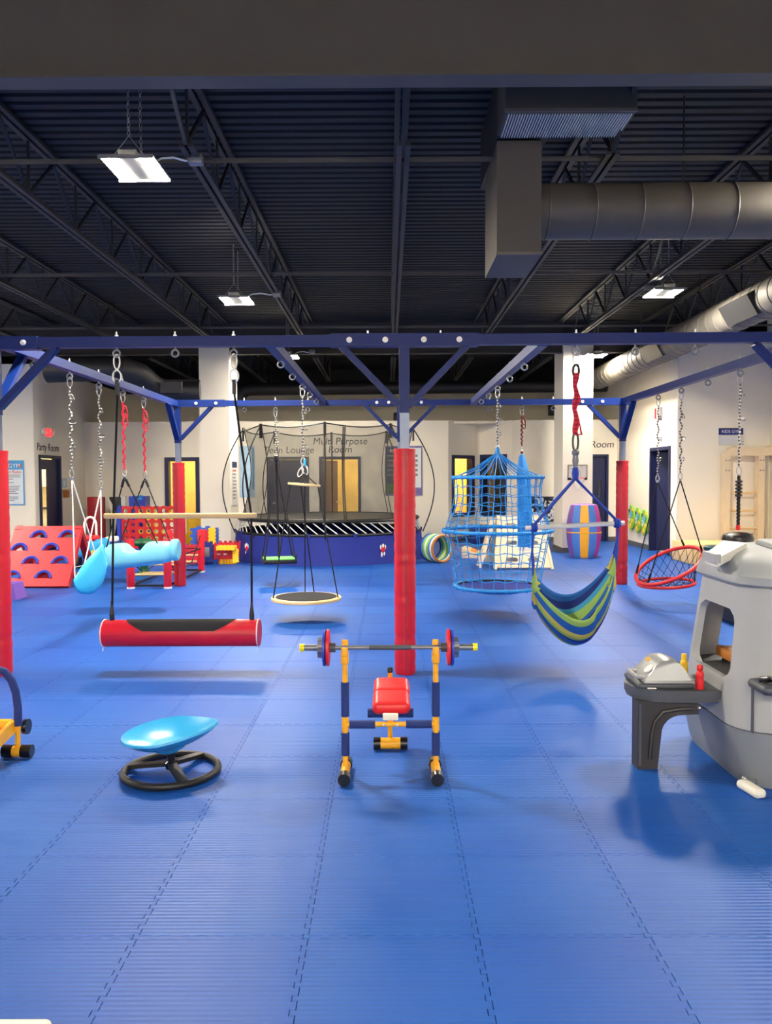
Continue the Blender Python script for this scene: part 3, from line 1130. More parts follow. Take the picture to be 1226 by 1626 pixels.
beam((XL - 1.2, YF, ZB - 0.01), (XRR + 0.6, YF, ZB + 0.012))
beam((XL - 0.1, YK, ZB), (XRR + 0.1, YK, ZB))
for x in (XL, XRR):
    beam((x, YF + 0.04, ZB), (x, YK - 0.04, ZB))
for x in MX:
    beam((x, YF + 0.04, ZB), (x, YK - 0.04, ZB))
boltm = B().lathe([(0.0, 0.0), (0.024, 0.0), (0.024, 0.006), (0.014, 0.008), (0.014, 0.018), (0.0, 0.018)], (0, 0, 0), 12, rot=Matrix.Rotation(PI / 2, 3, 'X')).mesh('bolt', 'bolt')
nutm = B().lathe([(0.014, 0.0), (0.014, 0.014), (0.007, 0.015), (0.007, 0.04)], (0, 0, 0), 8).mesh('nut', 'bolt')
eyem = B().cyl((0, 0, 0.0), (0, 0, -0.025), 0.009, n=8).torus((0, 0, -0.053), 0.028, 0.0085, rot=Matrix.Rotation(PI / 2, 3, 'X'), n=16, m=6).mesh('eye_bolt', 'bar_grey')


def post(x, y, dirs, pad='pad_red', plate=None):
    B().box2((x - 0.038, y - 0.038, 0.0), (x + 0.038, y + 0.038, 2.2)).build('lower_post', 'galv', frame, smooth=False)
    B().box2((x - 0.043, y - 0.043, 2.17), (x + 0.043, y + 0.043, ZB - BW / 2)).build('upper_post', 'frame_blue', frame, smooth=False)
    # vinyl pad, slightly creased, with a zip
    b = B()
    prof = []
    z = 0.0
    for i in range(61):
        z = 1.87 * i / 60
        q = 0.09 + 0.0016 * math.sin(i * 1.7) + 0.001 * math.sin(i * 4.1)
        if 0.30 < z < 0.33:
            q -= 0.004
        if i == 0:
            q = 0.083
        prof.append((q, z))
    prof = [(0.045, 0.0)] + prof + [(0.086, 1.875), (0.045, 1.875)]
    b.lathe(prof, (x, y, 0), 24)
    p = b.build('pad', pad, frame)
    B().box2((x + 0.002, y - 0.094, 0.02), (x + 0.01, y - 0.088, 1.86)).build('zip', 'pad_red_dark', p, smooth=False)
    for dx, dy in dirs:
        a = V(x + dx * 0.04, y + dy * 0.04, 2.23)
        e = V(x + dx * 0.52, y + dy * 0.52, ZB - BW / 2)
        s = V(-dy, dx, 0)
        bb = B()
        for k in (-1, 1):
            bb.bar(a + s * 0.02 * k, e + s * 0.02 * k, 0.036, 0.05)
        bb.bar(a, e, 0.02, 0.03)
        bb.build('brace', 'frame_blue', frame, smooth=False)


post(XM, YF, [(-1, 0), (1, 0)])
post(XL - 0.05, YF, [(1, 0), (0, 1), (-1, 0)])
post(XRR, YF, [(-1, 0), (0, 1)])
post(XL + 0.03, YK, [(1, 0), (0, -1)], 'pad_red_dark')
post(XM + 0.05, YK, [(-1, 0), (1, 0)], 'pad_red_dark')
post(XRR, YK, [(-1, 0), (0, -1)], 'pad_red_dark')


def sleeve(x0, x1, y, bolts, z=ZB):
    sl_ = B().box2((x0, y - 0.05, z - 0.051), (x1, y + 0.05, z + 0.053)).build('sleeve', 'frame_blue', frame, smooth=False)
    for bx_ in bolts:
        inst(boltm, 'bolt', sl_, (bx_, y - 0.05, z))


sleeve(XM - 0.61, XM + 0.61, YF, [XM - 0.45, XM - 0.155, XM + 0.16, XM + 0.45])
sleeve(XL - 0.6, XL + 0.33, YF, [XL - 0.35, XL - 0.12, XL + 0.22], ZB - 0.01)
sleeve(XM - 0.36, XM + 0.45, YK, [XM - 0.5 + 0.2, XM - 0.1 - 0.02, XM + 0.37])
sleeve(XL - 0.1, XL + 0.75, YK, [XL + 0.02, XL + 0.32, XL + 0.62])
sleeve(XRR - 0.75, XRR + 0.1, YK, [XRR - 0.62, XRR - 0.32])
EYE = []


def eye(x, y, z=ZB):
    inst(eyem, 'eye_bolt', frame, (x, y, z - BW / 2))
    inst(nutm, 'nut', frame, (x, y, z + BW / 2))
    return V(x, y, z - BW / 2 - 0.08)


def bxp(px):
    return at(px, 540, YF).x


F185, F278, F371, F915, F1009, F1104 = [eye(bxp(p), YF) for p in (185, 278, 371, 915, 1009, 1104)]
inst(nutm, 'nut', frame, (XM - 0.3, YF, ZB + BW / 2))
inst(nutm, 'nut', frame, (XM + 0.3, YF, ZB + BW / 2))
SY = [7.25, 8.07, 8.88, 9.68, 10.5]
EL = [eye(XL, y) for y in SY]
ER = [eye(XRR, y) for y in SY]
EML = [eye(MX[0], y) for y in (7.3, 8.2, 9.14, 10.0, 10.9)]
EMR = [eye(MX[1], y) for y in (7.55, 8.45, 9.38, 10.2, 11.0)]
EK = [eye(x, YK) for x in (-2.16, -1.69, -1.2, 1.54, 2.03, 2.5)]


def hang(t_, p, L, style='chain', seed=1, amp=0.012):
    """link, strap or chain, and a second link; returns the lower end"""
    b = B()
    carabiner(b, p + V(0, 0, -0.03), 0.1, 0.05, 0.006)
    b.build('carabiner', 'steel', t_)
    q = p + V(0, 0, -0.08)
    e = q - V(0, 0, L - 0.16)
    if style == 'chain':
        B().tube(wavy(q, e, amp, 6, 48, seed), 0.009, 6).build('daisy_chain', 'chain_grey', t_)
        for k in range(3):
            lp = B()
            z = lerp(q, e, 0.12 + 0.3 * k + 0.05 * (seed % 3))
            carabiner(lp, z + V(0.02, 0, 0), 0.07, 0.03, 0.005, 0.5 + k)
            lp.build('loop', 'chain_grey', t_)
    elif style in ('red', 'maroon'):
        b2 = B()
        ps = wavy(q, e, amp, 7, 60, seed)
        for s in (-1, 1):
            b2.tube([x + V(0.006 * s, 0, 0) for x in ps], 0.008, 5)
        b2.build('daisy_strap', 'strap_red' if style == 'red' else 'strap_maroon', t_)
        for k in range(2):
            lp = B()
            z = lerp(q, e, 0.14 + 0.12 * k)
            carabiner(lp, z + V(0.025, 0, 0), 0.16, 0.05, 0.007, 0.15)
            lp.build('loop', 'strap_red' if style == 'red' else 'strap_maroon', t_)
    b = B()
    carabiner(b, e + V(0, 0, -0.035), 0.09, 0.045, 0.006)
    b.sphere(e + V(0, 0, -0.075), 0.018, 10, 6)
    b.build('swivel', 'steel', t_)
    return e - V(0, 0, 0.08)


# ------------------------------------------------------------------ bolster swing
YB1 = 6.62
cB = at(288, 1005, YB1)
t_ = thing('bolster_swing', 'red vinyl bolster swing with black carpet seat and wooden spreader bar', 'swing', (cB.x, YB1, cB.z))
xl, xr, rB = at(164, 1005, YB1).x, at(413, 1005, YB1).x, 0.112
b = B()
ax = Matrix.Rotation(PI / 2, 3, 'Y')
b.lathe([(rB - 0.006, 0), (rB, 0.012), (rB, xr - xl - 0.012), (rB - 0.006, xr - xl)], (xl, YB1, cB.z), 40, rot=ax)
body = b.build('bolster', 'bolster_red', t_)
# carpet strip lying on the top of the roll
n, m_ = 40, 20
rings = []
for rr in (rB + 0.004, rB - 0.004):
    for i in range(n + 1):
        u = (1 - math.cos(PI * i / n)) / 2
        x = xl + 0.2 + (xr - xl - 0.4) * u
        e = min(u, 1 - u) * (xr - xl - 0.4)
        half = R(72) * min(1.0, (max(e, 0.0004) / 0.16)) ** 0.5
        ring = [V(x, YB1 - rr * math.sin(-half + 2 * half * k / m_), cB.z + rr * math.cos(-half + 2 * half * k / m_)) for k in range(m_ + 1)]
        rings.append(ring)
cb = B()
cb.loft(rings[:n + 1], closed=False)
cb.build('carpet_seat', 'carpet_black', t_)
for s, x in ((-1, xl), (1, xr)):
    B().torus((x - s * 0.012, YB1, cB.z), rB + 0.002, 0.005, rot=ax, n=40, m=6).build('piping', 'white', t_)
    B().tube([(x - s * 0.012, YB1 - 0.04, cB.z - rB), (x - s * 0.008, YB1 - 0.045, cB.z - rB - 0.03)], 0.004, 5).build('zip_pull', 'white', t_)
barz = at(288, 819, YB1).z
bx0, bx1 = at(165, 819, YB1).x, at(408, 819, YB1).x
B().rbox(((bx0 + bx1) / 2, YB1, barz), (bx1 - bx0, 0.04, 0.045), 0.012, 3).build('spreader_bar', 'wood_light', t_)
for e, xb_, xm in ((F185, at(178, 985, YB1).x, at(180, 819, YB1).x), (F371, at(400, 985, YB1).x, at(399, 819, YB1).x)):
    b = B()
    carabiner(b, e + V(0, 0, -0.04), 0.12, 0.05, 0.007)
    carabiner(b, e + V(0.0, 0, -0.16), 0.1, 0.07, 0.010)
    b.build('carabiner', 'steel', t_)
    B().box(e + V(0, 0, -0.25), (0.03, 0.03, 0.12)).build('strap_loop', 'charcoal_dark', t_, smooth=False)
    top = e + V(0, 0, -0.3)
    B().tube([top, (xm, YB1, barz), (xb_, YB1, cB.z + rB)], 0.0095, 8).build('rope', 'rope_black', t_)
    B().lathe([(0.02, 0), (0.022, 0.05), (0.012, 0.12), (0.008, 0.17)], (xb_, YB1, cB.z + rB - 0.01), 14).build('rope_sleeve', 'black_gloss', t_)

# ------------------------------------------------------------------ sling swing with white ropes (left side beam)
t_ = thing('sling_swing', 'bright blue sling swing on white ropes beside the red climbing wedge', 'swing', (XL, 8.5, 0.6))
e1 = hang(t_, EL[1], 1.0, 'chain', 3, 0.016)
e2 = hang(t_, EL[2], 1.12, 'chain', 4, 0.016)
c1 = at(119, 919, 8.1)
c2 = at(150, 874, 8.4)
c3 = at(133, 902, 8.2)
c4 = at(161, 866, 8.75)
for e, c_ in ((e1, c1), (e1, c2), (e2, c3), (e2, c4)):
    B().tube([e, lerp(e, c_, 0.5), c_], 0.007, 6).build('rope', 'white_rope', t_)
# the pouch: upper lip from c1 to c4, belly hanging below
n, m_ = 18, 14
rings = []
for i in range(n + 1):
    u = i / n
    top = lerp(c1, c4, u) + V(0, 0, 0.02 * math.sin(PI * u))
    g_ = math.sin(PI * min(1, 0.10 + u * 0.72)) ** 0.75
    ring = []
    for k in range(m_ + 1):
        a = PI * k / m_
        depth = 0.30 * g_ + 0.02
        wide = 0.16 * g_ + 0.012
        ring.append(top + V(0.10 * g_ * math.sin(a) + wide * 0.25 * math.cos(a), -wide * math.cos(a), -depth * math.sin(a) ** 0.8))
    rings.append(ring)
b = B().loft(rings, closed=False)
o = b.build('pouch', 'cyan', t_)
mo = o.modifiers.new('thick', 'SOLIDIFY')
mo.thickness = 0.012
B().tube([lerp(c1, c4, u / 10) + V(0, 0, 0.02 * math.sin(PI * u / 10) + 0.0) + V(0, -0.0, 0) for u in range(11)], 0.009, 6).build('hem', 'cyan_light', t_)

# ------------------------------------------------------------------ pale boat swing on red straps
t_ = thing('boat_swing', 'pale cyan boat-shaped swing on red straps beside the padded post', 'swing', (XL, 10.1, 0.6))
e1 = hang(t_, EL[3], 0.98, 'red', 5, 0.012)
e2 = hang(t_, EL[4], 1.0, 'red', 6, 0.012)
Yh = 10.1
A0, A1 = at(167, 882, Yh), at(277, 873, Yh)
n, m_ = 26, 16
rings = []
for i in range(n + 1):
    u = i / n
    c = lerp(A0, A1, u) + V(0, 0, -0.02)
    endf = (max(0.0, 1 - (2 * u - 1) ** 6)) ** 0.4
    hy = 0.22 * (0.45 + 0.55 * endf)
    hz = 0.165 * (0.55 + 0.45 * endf) * (0.86 + 0.2 * (1 - u))
    ring = []
    for k in range(m_):
        a = 2 * PI * k / m_
        ca, sa = math.cos(a), math.sin(a)
        y_ = hy * math.copysign(abs(ca) ** 0.75, ca)
        z_ = hz * math.copysign(abs(sa) ** 0.8, sa)
        if 0.3 < u < 0.62 and sa > 0:
            dip = math.sin(PI * (u - 0.3) / 0.32)
            z_ -= dip * 0.12 * sa * (1.5 if abs(ca) < 0.8 else 0.55)
        ring.append(c + V(0, y_, z_))
    rings.append(ring)
b = B().loft(rings, cap=True)
hull = b.build('hull', 'cyan_light', t_)
mo = hull.modifiers.new('sub', 'SUBSURF')
mo.levels = mo.render_levels = 1
B().lathe([(0.0, 0), (0.13, 0), (0.14, 0.02), (0.14, 0.07), (0.12, 0.09), (0.0, 0.085)], A1 + V(-0.03, -0.01, 0.0), 24, rot=Matrix.Rotation(PI / 2, 3, 'Y')).build('end_cap', 'cyan_light', t_)
for e, tg in ((e1, A0 + V(0.06, -0.12, 0.1)), (e1, lerp(A0, A1, 0.80) + V(0, -0.12, 0.1)), (e2, A0 + V(0.13, 0.12, 0.1)), (e2, lerp(A0, A1, 0.9) + V(0, 0.12, 0.1))):
    B().tube([e, tg], 0.008, 6).build('rope', 'rope_black', t_)
    B().cyl(lerp(e, tg, 0.04), lerp(e, tg, 0.14), 0.016, n=8).build('rope_knot', 'rope_black', t_)

# ------------------------------------------------------------------ round platform swing
t_ = thing('disc_swing', 'round black carpeted disc swing with wooden rim and small spreader disc', 'swing', (MX[0], 9.14, 0.25))
e = hang(t_, EML[2], 0.86, 'chain', 8, 0.008)
cD = at(486.5, 950, 9.14)
RD_ = 0.405
b = B()
b.lathe([(0, -0.018), (RD_ - 0.01, -0.018), (RD_, -0.01), (RD_, 0.012), (RD_ - 0.012, 0.02), (RD_ - 0.05, 0.02), (RD_ - 0.05, 0.012), (0, 0.012)], cD, 48)
b.build('rim_board', 'wood_light', t_)
B().lathe([(0, 0.0), (RD_ - 0.05, 0.0), (RD_ - 0.055, 0.012), (0, 0.012)], cD + V(0, 0, 0.0125), 48).build('carpet_top', 'carpet_black', t_)
cS = at(483, 769.5, 9.14)
rs_ = Matrix.Rotation(R(5), 3, 'Y')
B().lathe([(0, -0.012), (0.185, -0.012), (0.19, 0), (0.185, 0.012), (0, 0.012)], cS, 32, rot=rs_).build('spreader_disc', 'wood_light', t_)
b = B()
carabiner(b, e + V(0.02, 0, -0.05), 0.12, 0.06, 0.009, 0.3)
carabiner(b, e + V(-0.03, 0, -0.08), 0.11, 0.05, 0.008, -0.4)
b.build('carabiner', 'steel', t_)
B().rbox(e + V(0.02, 0, 0.03), (0.03, 0.03, 0.08), 0.01, 2).build('swivel_cover', 'cyan', t_)
hub = e + V(0.02, 0, -0.1)
for k, a in enumerate((R(200), R(262), R(278), R(345))):
    s1 = cS + rs_ @ V(0.165 * math.cos(a), 0.165 * math.sin(a), 0)
    s2 = cD + V((RD_ - 0.02) * math.cos(a if k in (0, 3) else (a + PI)), (RD_ - 0.02) * math.sin(a if k in (0, 3) else (a + PI)), 0.02)
    B().tube([hub, s1, s2], 0.0075, 6).build('rope', 'rope_black', t_)

# ------------------------------------------------------------------ small square platform swing with green top
t_ = thing('platform_swing', 'small square black platform swing with green top in front of trampoline', 'swing', (-1.69, YK, 0.4))
e = hang(t_, EK[1], 0.72, 'chain', 9, 0.01)
B().lathe([(0.0, 0.06), (0.035, 0.05), (0.045, 0), (0.03, -0.04), (0, -0.045)], e, 14).build('swivel_ball', 'black_gloss', t_)
cG = at(443, 890, YK)
rg = Matrix.Rotation(R(14), 3, 'Z')
B().rbox(cG, (0.5, 0.48, 0.06), 0.012, 2, rot=rg).build('board', 'black', t_)
B().rbox(cG + V(0, 0, 0.036), (0.46, 0.44, 0.014), 0.005, 2, rot=rg).build('top_mat', 'green', t_)
for sx in (-1, 1):
    for sy in (-1, 1):
        q = cG + rg @ V(sx * 0.23, sy * 0.22, 0.03)
        B().tube([e + V(0, 0, -0.03), q], 0.008, 6).build('rope', 'rope_black', t_)
        B().lathe([(0.014, 0), (0.016, 0.04), (0.01, 0.09)], q, 8).build('rope_sleeve', 'black_gloss', t_)
B().tube([e + V(0, 0, -0.03), lerp(e, cG, 0.5), cG + V(0, 0, 0.03)], 0.014, 6).build('strap', 'rope_black', t_)

# ------------------------------------------------------------------ blue rope net cage swing
Yn = 9.38
t_ = thing('net_cage_swing', 'blue rope net cage swing with a pointed top', 'swing', (MX[1], Yn, 0.3))
e = hang(t_, EMR[2], 0.72, 'chain', 10, 0.006)
cx = MX[1]
zt = at(790, 758, Yn).z
zm = at(790, 842, Yn).z
zb_ = at(790, 930, Yn).z
zap = at(790, 722, Yn).z
Rt, Rm, Rb = 0.525, 0.635, 0.505
prof = []


def net_r(z):
    if z > zm:
        u = (zt - z) / (zt - zm)
        return Rt + (Rm - Rt) * max(0, (u - 0.35) / 0.65) ** 1.8 - 0.02 * math.sin(PI * min(1, u * 1.6)) * (u < 0.62)
    u = (zm - z) / (zm - zb_)
    return Rm + (Rb - Rm) * min(1, u * 1.15) ** 0.7 * (1 - 0.06 * math.sin(PI * u))


NV = 24
nv = B()
rnd = random.Random(3)
for k in range(NV):
    a = 2 * PI * k / NV + 0.05
    pts = []
    for i in range(13):
        z = zt + (zb_ - zt) * i / 12
        j = a + rnd.uniform(-0.02, 0.02)
        pts.append(V(cx + net_r(z) * math.cos(j), Yn + net_r(z) * math.sin(j), z))
    B().tube(pts, 0.0055, 5).build('net_cord', 'net_blue', t_)
    B().tube([V(cx, Yn, zap + 0.03), lerp(V(cx, Yn, zap), pts[0], 0.5) + V(0, 0, -0.02), pts[0]], 0.0055, 5).build('roof_cord', 'net_blue', t_)
for i in range(1, 12):
    z = zt + (zb_ - zt) * i / 12
    if abs(z - zm) < 0.04:
        continue
    pts = []
    for k in range(48):
        a = 2 * PI * k / 48
        zz_ = z + 0.012 * math.sin(k * 1.9 + i)
        pts.append(V(cx + net_r(z) * math.cos(a), Yn + net_r(z) * math.sin(a), zz_))
    B().tube(pts, 0.0048, 5, closed=True).build('net_course', 'net_blue', t_)
for z, r_, q in ((zt, Rt, 0.019), (zm, Rm, 0.02), (zb_, Rb, 0.02)):
    hp = B().torus((cx, Yn, z), r_, q, n=48, m=8).build('hoop', 'net_blue', t_)
    kn = B()
    for k in range(NV):
        a = 2 * PI * k / NV + 0.05
        kn.sphere((cx + r_ * math.cos(a), Yn + r_ * math.sin(a), z), 0.027, 8, 5)
    tag(kn.build('hoop_knots', 'net_blue', hp), kind='stuff')
B().lathe([(0.0, -0.075), (0.3, -0.06), (Rb - 0.03, -0.01), (Rb - 0.02, 0.0), (0.3, -0.045), (0.0, -0.06)], (cx, Yn, zb_), 40).build('floor_cloth', 'skirt_blue', t_)
B().torus((cx, Yn, zb_ - 0.005), Rb - 0.03, 0.018, n=40, m=6).build('inner_hoop', 'rope_black', t_)
B().lathe([(0.012, 0.09), (0.025, 0.05), (0.035, 0.0), (0.02, -0.03)], (cx, Yn, zap), 12).build('top_knot', 'net_blue', t_)
B().tube([e, V(cx, Yn, zap + 0.05)], 0.012, 6).build('lifting_strap', 'chain_grey', t_)

# ------------------------------------------------------------------ blue tube swing (lycra sock)
t_ = thing('fabric_tube_swing', 'long blue stretch fabric tube hanging beside the net cage', 'swing', (2.03, YK, 0.5))
e = hang(t_, EK[4], 0.62, 'maroon', 11, 0.01)
zt_, zb2 = at(829, 722, YK).z, at(829, 868, YK).z
cxx = at(829, 800, YK).x
n = 30
rings = []
for i in range(n + 1):
    u = i / n
    z = zt_ + (zb2 - zt_) * u
    r_ = 0.035 + 0.055 * min(1, (u / 0.25)) ** 0.8 + 0.022 * u
    c = V(2.03 + (cxx + 0.02 - 2.03) * min(1, u * 3) + 0.03 * u, YK, z)
    rings.append([c + V(math.cos(2 * PI * k / 28), math.sin(2 * PI * k / 28), 0) * r_ * (1 + 0.10 * math.sin(7 * 2 * PI * k / 28 + 3 * u)) for k in range(28)])
B().loft(rings, cap=True).build('fabric_tube', 'tube_blue', t_)
B().tube(wavy(e, V(2.03, YK, zt_ + 0.02), 0.012, 3, 16, 2), 0.014, 6).build('knot_strap', 'strap_maroon', t_)
B().lathe([(0.10, 0), (0.115, -0.03), (0.11, -0.06), (0.0, -0.065)], (cxx + 0.05, YK, zb2 + 0.005), 20).build('bottom_hem', 'kiosk_cream', t_)

# ------------------------------------------------------------------ hammock chair
t_ = thing('hammock_chair', 'striped blue and green hammock chair on a white bar and red strap', 'hammock', (F915.x, YF, 0.2))
p = F915
b = B()
carabiner(b, p + V(0, 0, -0.05), 0.14, 0.05, 0.007)
b.build('carabiner', 'steel', t_)
zs = at(915, 690, YF).z
b = B()
q = p + V(0, 0, -0.1)
e = V(p.x + 0.0, YF, zs)
carabiner(b, q + V(0, 0, -0.03), 0.1, 0.05, 0.012)
b.build('strap_ring', 'black', t_)
b = B()
for s, am in ((-1, 0.008), (0, 0.012), (1, 0.016)):
    b.tube([x + V(0.01 * s, 0, 0) for x in wavy(q + V(0, 0, -0.05), e, am, 2.5, 50, 12 + s)], 0.013, 6)
b.tube([e + V(-0.01, 0, 0.02), e + V(0.03, 0, 0.1), e + V(0.05, 0, 0.0), e + V(0.0, 0, 0.0)], 0.009, 6)
b.build('daisy_strap', 'strap_red', t_)
b = B()
carabiner(b, e + V(0, 0, -0.06), 0.16, 0.045, 0.009)
b.build('black_carabiner', 'black_gloss', t_)
b = B()
b.sphere(e + V(0, 0, -0.15), 0.032, 12, 8).lathe([(0.02, 0), (0.028, -0.06), (0.018, -0.11)], e + V(0, 0, -0.16), 12)
b.build('swivel', 'bar_grey', t_)
zr = at(915, 748, YF).z
B().tube([e + V(-0.01, 0, -0.25), V(p.x - 0.045, YF, zr + 0.02), V(p.x + 0.045, YF, zr + 0.02), e + V(0.01, 0, -0.25)], 0.004, 5).build('wire_loop', 'steel', t_)
hl, hr = at(846, 838, YF), at(982, 831, YF)
B().cyl(hl + V(-0.06, 0, -0.003), hr + V(0.05, 0, 0.002), 0.019, n=16).build('spreader_bar', 'white', t_)
apex = V(p.x, YF, zr - 0.05)
B().tube([apex + V(0, 0, 0.08), apex + V(0, 0, 0.03), apex + V(0, 0, -0.02)], 0.02, 10, radii=[0.022, 0.03, 0.024]).build('gather_knot', 'rope_royal', t_)
for q in (hl, hr):
    b = B()
    for s in (-1, 0, 1):
        b.tube([apex + V(0, s * 0.012, -0.01), lerp(apex, q, 0.5) + V(0, s * 0.018, 0.004 * s), q + V(0, s * 0.012, 0.01)], 0.010, 6)
    b.build('arm_rope', 'rope_royal', t_)
    B().torus(q, 0.026, 0.016, rot=Matrix.Rotation(PI / 2, 3, 'Y'), n=16, m=8).torus(q + V(0.025 if q is hl else -0.025, 0, 0), 0.024, 0.014, rot=Matrix.Rotation(PI / 2, 3, 'Y'), n=16, m=8).build('rope_wrap', 'rope_royal', t_)
# fabric bowl
NS, NT = 30, 46
Lx, Rx = at(849, 950, YF).x, at(972, 950, YF).x
zl_end, zr_end = at(850, 930, YF).z, at(970, 905, YF).z
zlow = at(910, 1024, YF).z
rings = []
for i in range(NS + 1):
    s = i / NS
    x = Lx + (Rx - Lx) * s
    ws = math.sin(PI * s)
    zmid = zlow + 0.02 + (1 - ws ** 0.75) * ((zl_end if s < 0.5 else zr_end) - 0.16 - zlow)
    ring = []
    for j in range(NT + 1):
        t = j / NT * 2 - 1          # -1 front lip .. 1 back lip
        hy = 0.10 + 0.22 * ws ** 0.7
        lip = 0.17 + 0.13 * ws ** 0.6 + (0.06 if t > 0 else 0.0)
        y_ = YF + hy * math.sin(t * PI / 2) * (1.0 - 0.12 * abs(t) ** 3)
        z_ = zmid + lip * abs(t) ** 2.2 * (1.0 if t > 0 else (0.93 - 0.25 * ws * (s < 0.7) * 0.6))
        z_ += 0.012 * math.sin(j * 1.1 + 5 * s) * (1 - ws * 0.5)
        ring.append(V(x + 0.02 * t * (1 - ws), y_, z_))
    rings.append(ring)
b = B()
cols = ['stripe_navy', 'stripe_blue', 'stripe_green', 'stripe_olive', 'stripe_cyan', 'stripe_green', 'stripe_blue', 'stripe_navy', 'stripe_olive', 'stripe_green']
mi = [0, 1, 2, 3, 4]
mats_ = ['stripe_navy', 'stripe_blue', 'stripe_green', 'stripe_olive', 'stripe_cyan']
order = [2, 1, 1, 3, 2, 0, 1, 1, 2, 3, 0, 0, 1, 2, 3, 3, 0, 1, 2, 2, 4, 0, 1]
n1 = NT + 1
vs = [q for r_ in rings for q in r_]
for i in range(NS):
    for j in range(NT):
        b.cur = order[(j // 2) % len(order)]
        b._add([rings[i][j], rings[i + 1][j], rings[i + 1][j + 1], rings[i][j + 1]], [(0, 1, 2, 3)])
me_o = b.build('hammock_cloth', mats_, t_)
bm = bmesh.new()
bm.from_mesh(me_o.data)
bmesh.ops.remove_doubles(bm, verts=bm.verts, dist=0.0005)
bm.to_mesh(me_o.data)
bm.free()
mo = me_o.modifiers.new('thick', 'SOLIDIFY')
mo.thickness = 0.006
for q, ring in ((hl, rings[0]), (hr, rings[-1])):
    for j in range(0, NT + 1, 5):
        tg = ring[j]
        mid = lerp(q, tg, 0.45) + V((-0.012 if q is hl else 0.012), 0, 0)
        B().tube([q, mid, tg], 0.008, 5).build('end_cord', 'rope_royal', t_)
# gathered cloth tips on the cords
for q, ring, sgn in ((hl, rings[0], 1), (hr, rings[-1], -1)):
    for j, mm in ((2, 'stripe_green'), (12, 'stripe_olive'), (22, 'stripe_blue'), (32, 'stripe_green'), (42, 'stripe_olive')):
        tg = ring[j]
        u = lerp(tg, q, 0.28)
        B().tube([tg + V(sgn * 0.02, 0, -0.03), tg, u], 0.02, 8, radii=[0.034, 0.026, 0.006]).build('cloth_tip', mm, t_)

# ------------------------------------------------------------------ red ring net basket swing
t_ = thing('basket_swing', 'red hoop basket swing with black netting', 'swing', (XRR, 10.1, 0.45))
e1 = hang(t_, ER[4], 1.08, 'chain', 13, 0.012)
e2 = hang(t_, ER[3], 1.05, 'chain', 14, 0.014)
cR = at(1062, 898, 10.1)
cR2 = at(1058, 926, 10.1)
rU = Matrix.Rotation(R(-29), 3, 'Y') @ Matrix.Rotation(R(10), 3, 'X')
rL = Matrix.Rotation(R(-4), 3, 'Y') @ Matrix.Rotation(R(2), 3, 'X')
RU, RLo = 0.435, 0.345
B().torus(cR, RU, 0.024, rot=rU, n=48, m=10).build('upper_hoop', 'red', t_)
B().torus(cR2, RLo, 0.02, rot=rL, n=48, m=10).build('lower_hoop', 'red', t_)


def rp_(c, r_, rot, a):
    return c + rot @ V(r_ * math.cos(a), r_ * math.sin(a), 0)


NN = 22
for k in range(NN):
    for s in (1, -1):
        a0 = 2 * PI * k / NN
        a1 = a0 + s * 2 * PI * 2 / NN
        p0, p1 = rp_(cR, RU, rU, a0), rp_(cR2, RLo, rL, a1)
        B().tube([p0, lerp(p0, p1, 0.5) + (lerp(p0, p1, 0.5) - lerp(cR, cR2, 0.5)) * -0.05, p1], 0.0035, 4).build('net_cord', 'rope_black', t_)
for s in (R(45), R(135)):
    for k in range(-4, 5):
        o_ = k * RLo / 4.6
        h_ = math.sqrt(max(RLo ** 2 - o_ ** 2, 0.0))
        dd, nn_ = V(math.cos(s), math.sin(s), 0), V(-math.sin(s), math.cos(s), 0)
        p0, p1 = cR2 + rL @ (nn_ * o_ - dd * h_), cR2 + rL @ (nn_ * o_ + dd * h_)
        B().tube([p0, lerp(p0, p1, 0.5) - V(0, 0, 0.05 * h_ / RLo), p1], 0.0035, 4).build('net_cord', 'rope_black', t_)
for e, a in ((e1, R(150)), (e1, R(35)), (e2, R(205)), (e2, R(-25))):
    tg = rp_(cR, RU, rU, a)
    B().tube([e, tg], 0.0075, 6).build('rope', 'rope_black', t_)
    B().cyl(lerp(tg, e, 0.02), lerp(tg, e, 0.11), 0.014, n=8).build('rope_sleeve', 'rope_black', t_)

# ------------------------------------------------------------------ black disc on a rope
t_ = thing('rope_disc_swing', 'black round disc seat on a thick black rope above the grey kiosk', 'swing', (XRR, SY[1], 1.0))
e = hang(t_, ER[1], 1.0, 'chain', 15, 0.006)
zt_ = at(1171, 842, SY[1]).z
B().tube(wavy(e + V(0, 0, 0.0), V(XRR, SY[1], zt_ + 0.04), 0.004, 14, 60, 3), 0.017, 8).build('rope', 'rope_black', t_)
b = B()
for k in range(5):
    b.torus(e + V(0, 0, -0.06 - 0.035 * k), 0.024, 0.014, n=14, m=6)
b.build('rope_whipping', 'black_gloss', t_)
B().lathe([(0.02, 0), (0.022, 0.05), (0.012, 0.055)], (XRR, SY[1], zt_), 12).build('stopper', 'red', t_)
zd = at(1171, 862, SY[1]).z
B().lathe([(0, 0), (0.13, 0), (0.152, 0.02), (0.155, 0.05), (0.14, 0.085), (0.09, 0.105), (0.03, 0.11), (0, 0.11)], (XRR, SY[1], zd), 36).build('disc_seat', 'black_gloss', t_)

# ================================================================== TRAMPOLINE
TC = V(-1.23, 16.65, 0)
RT = 1.93
t_ = thing('trampoline', 'large round trampoline with blue skirt, white rods and black safety net', 'trampoline', TC)


def tp(a, r_, z):
    return TC + V(r_ * math.cos(a), r_ * math.sin(a), z)


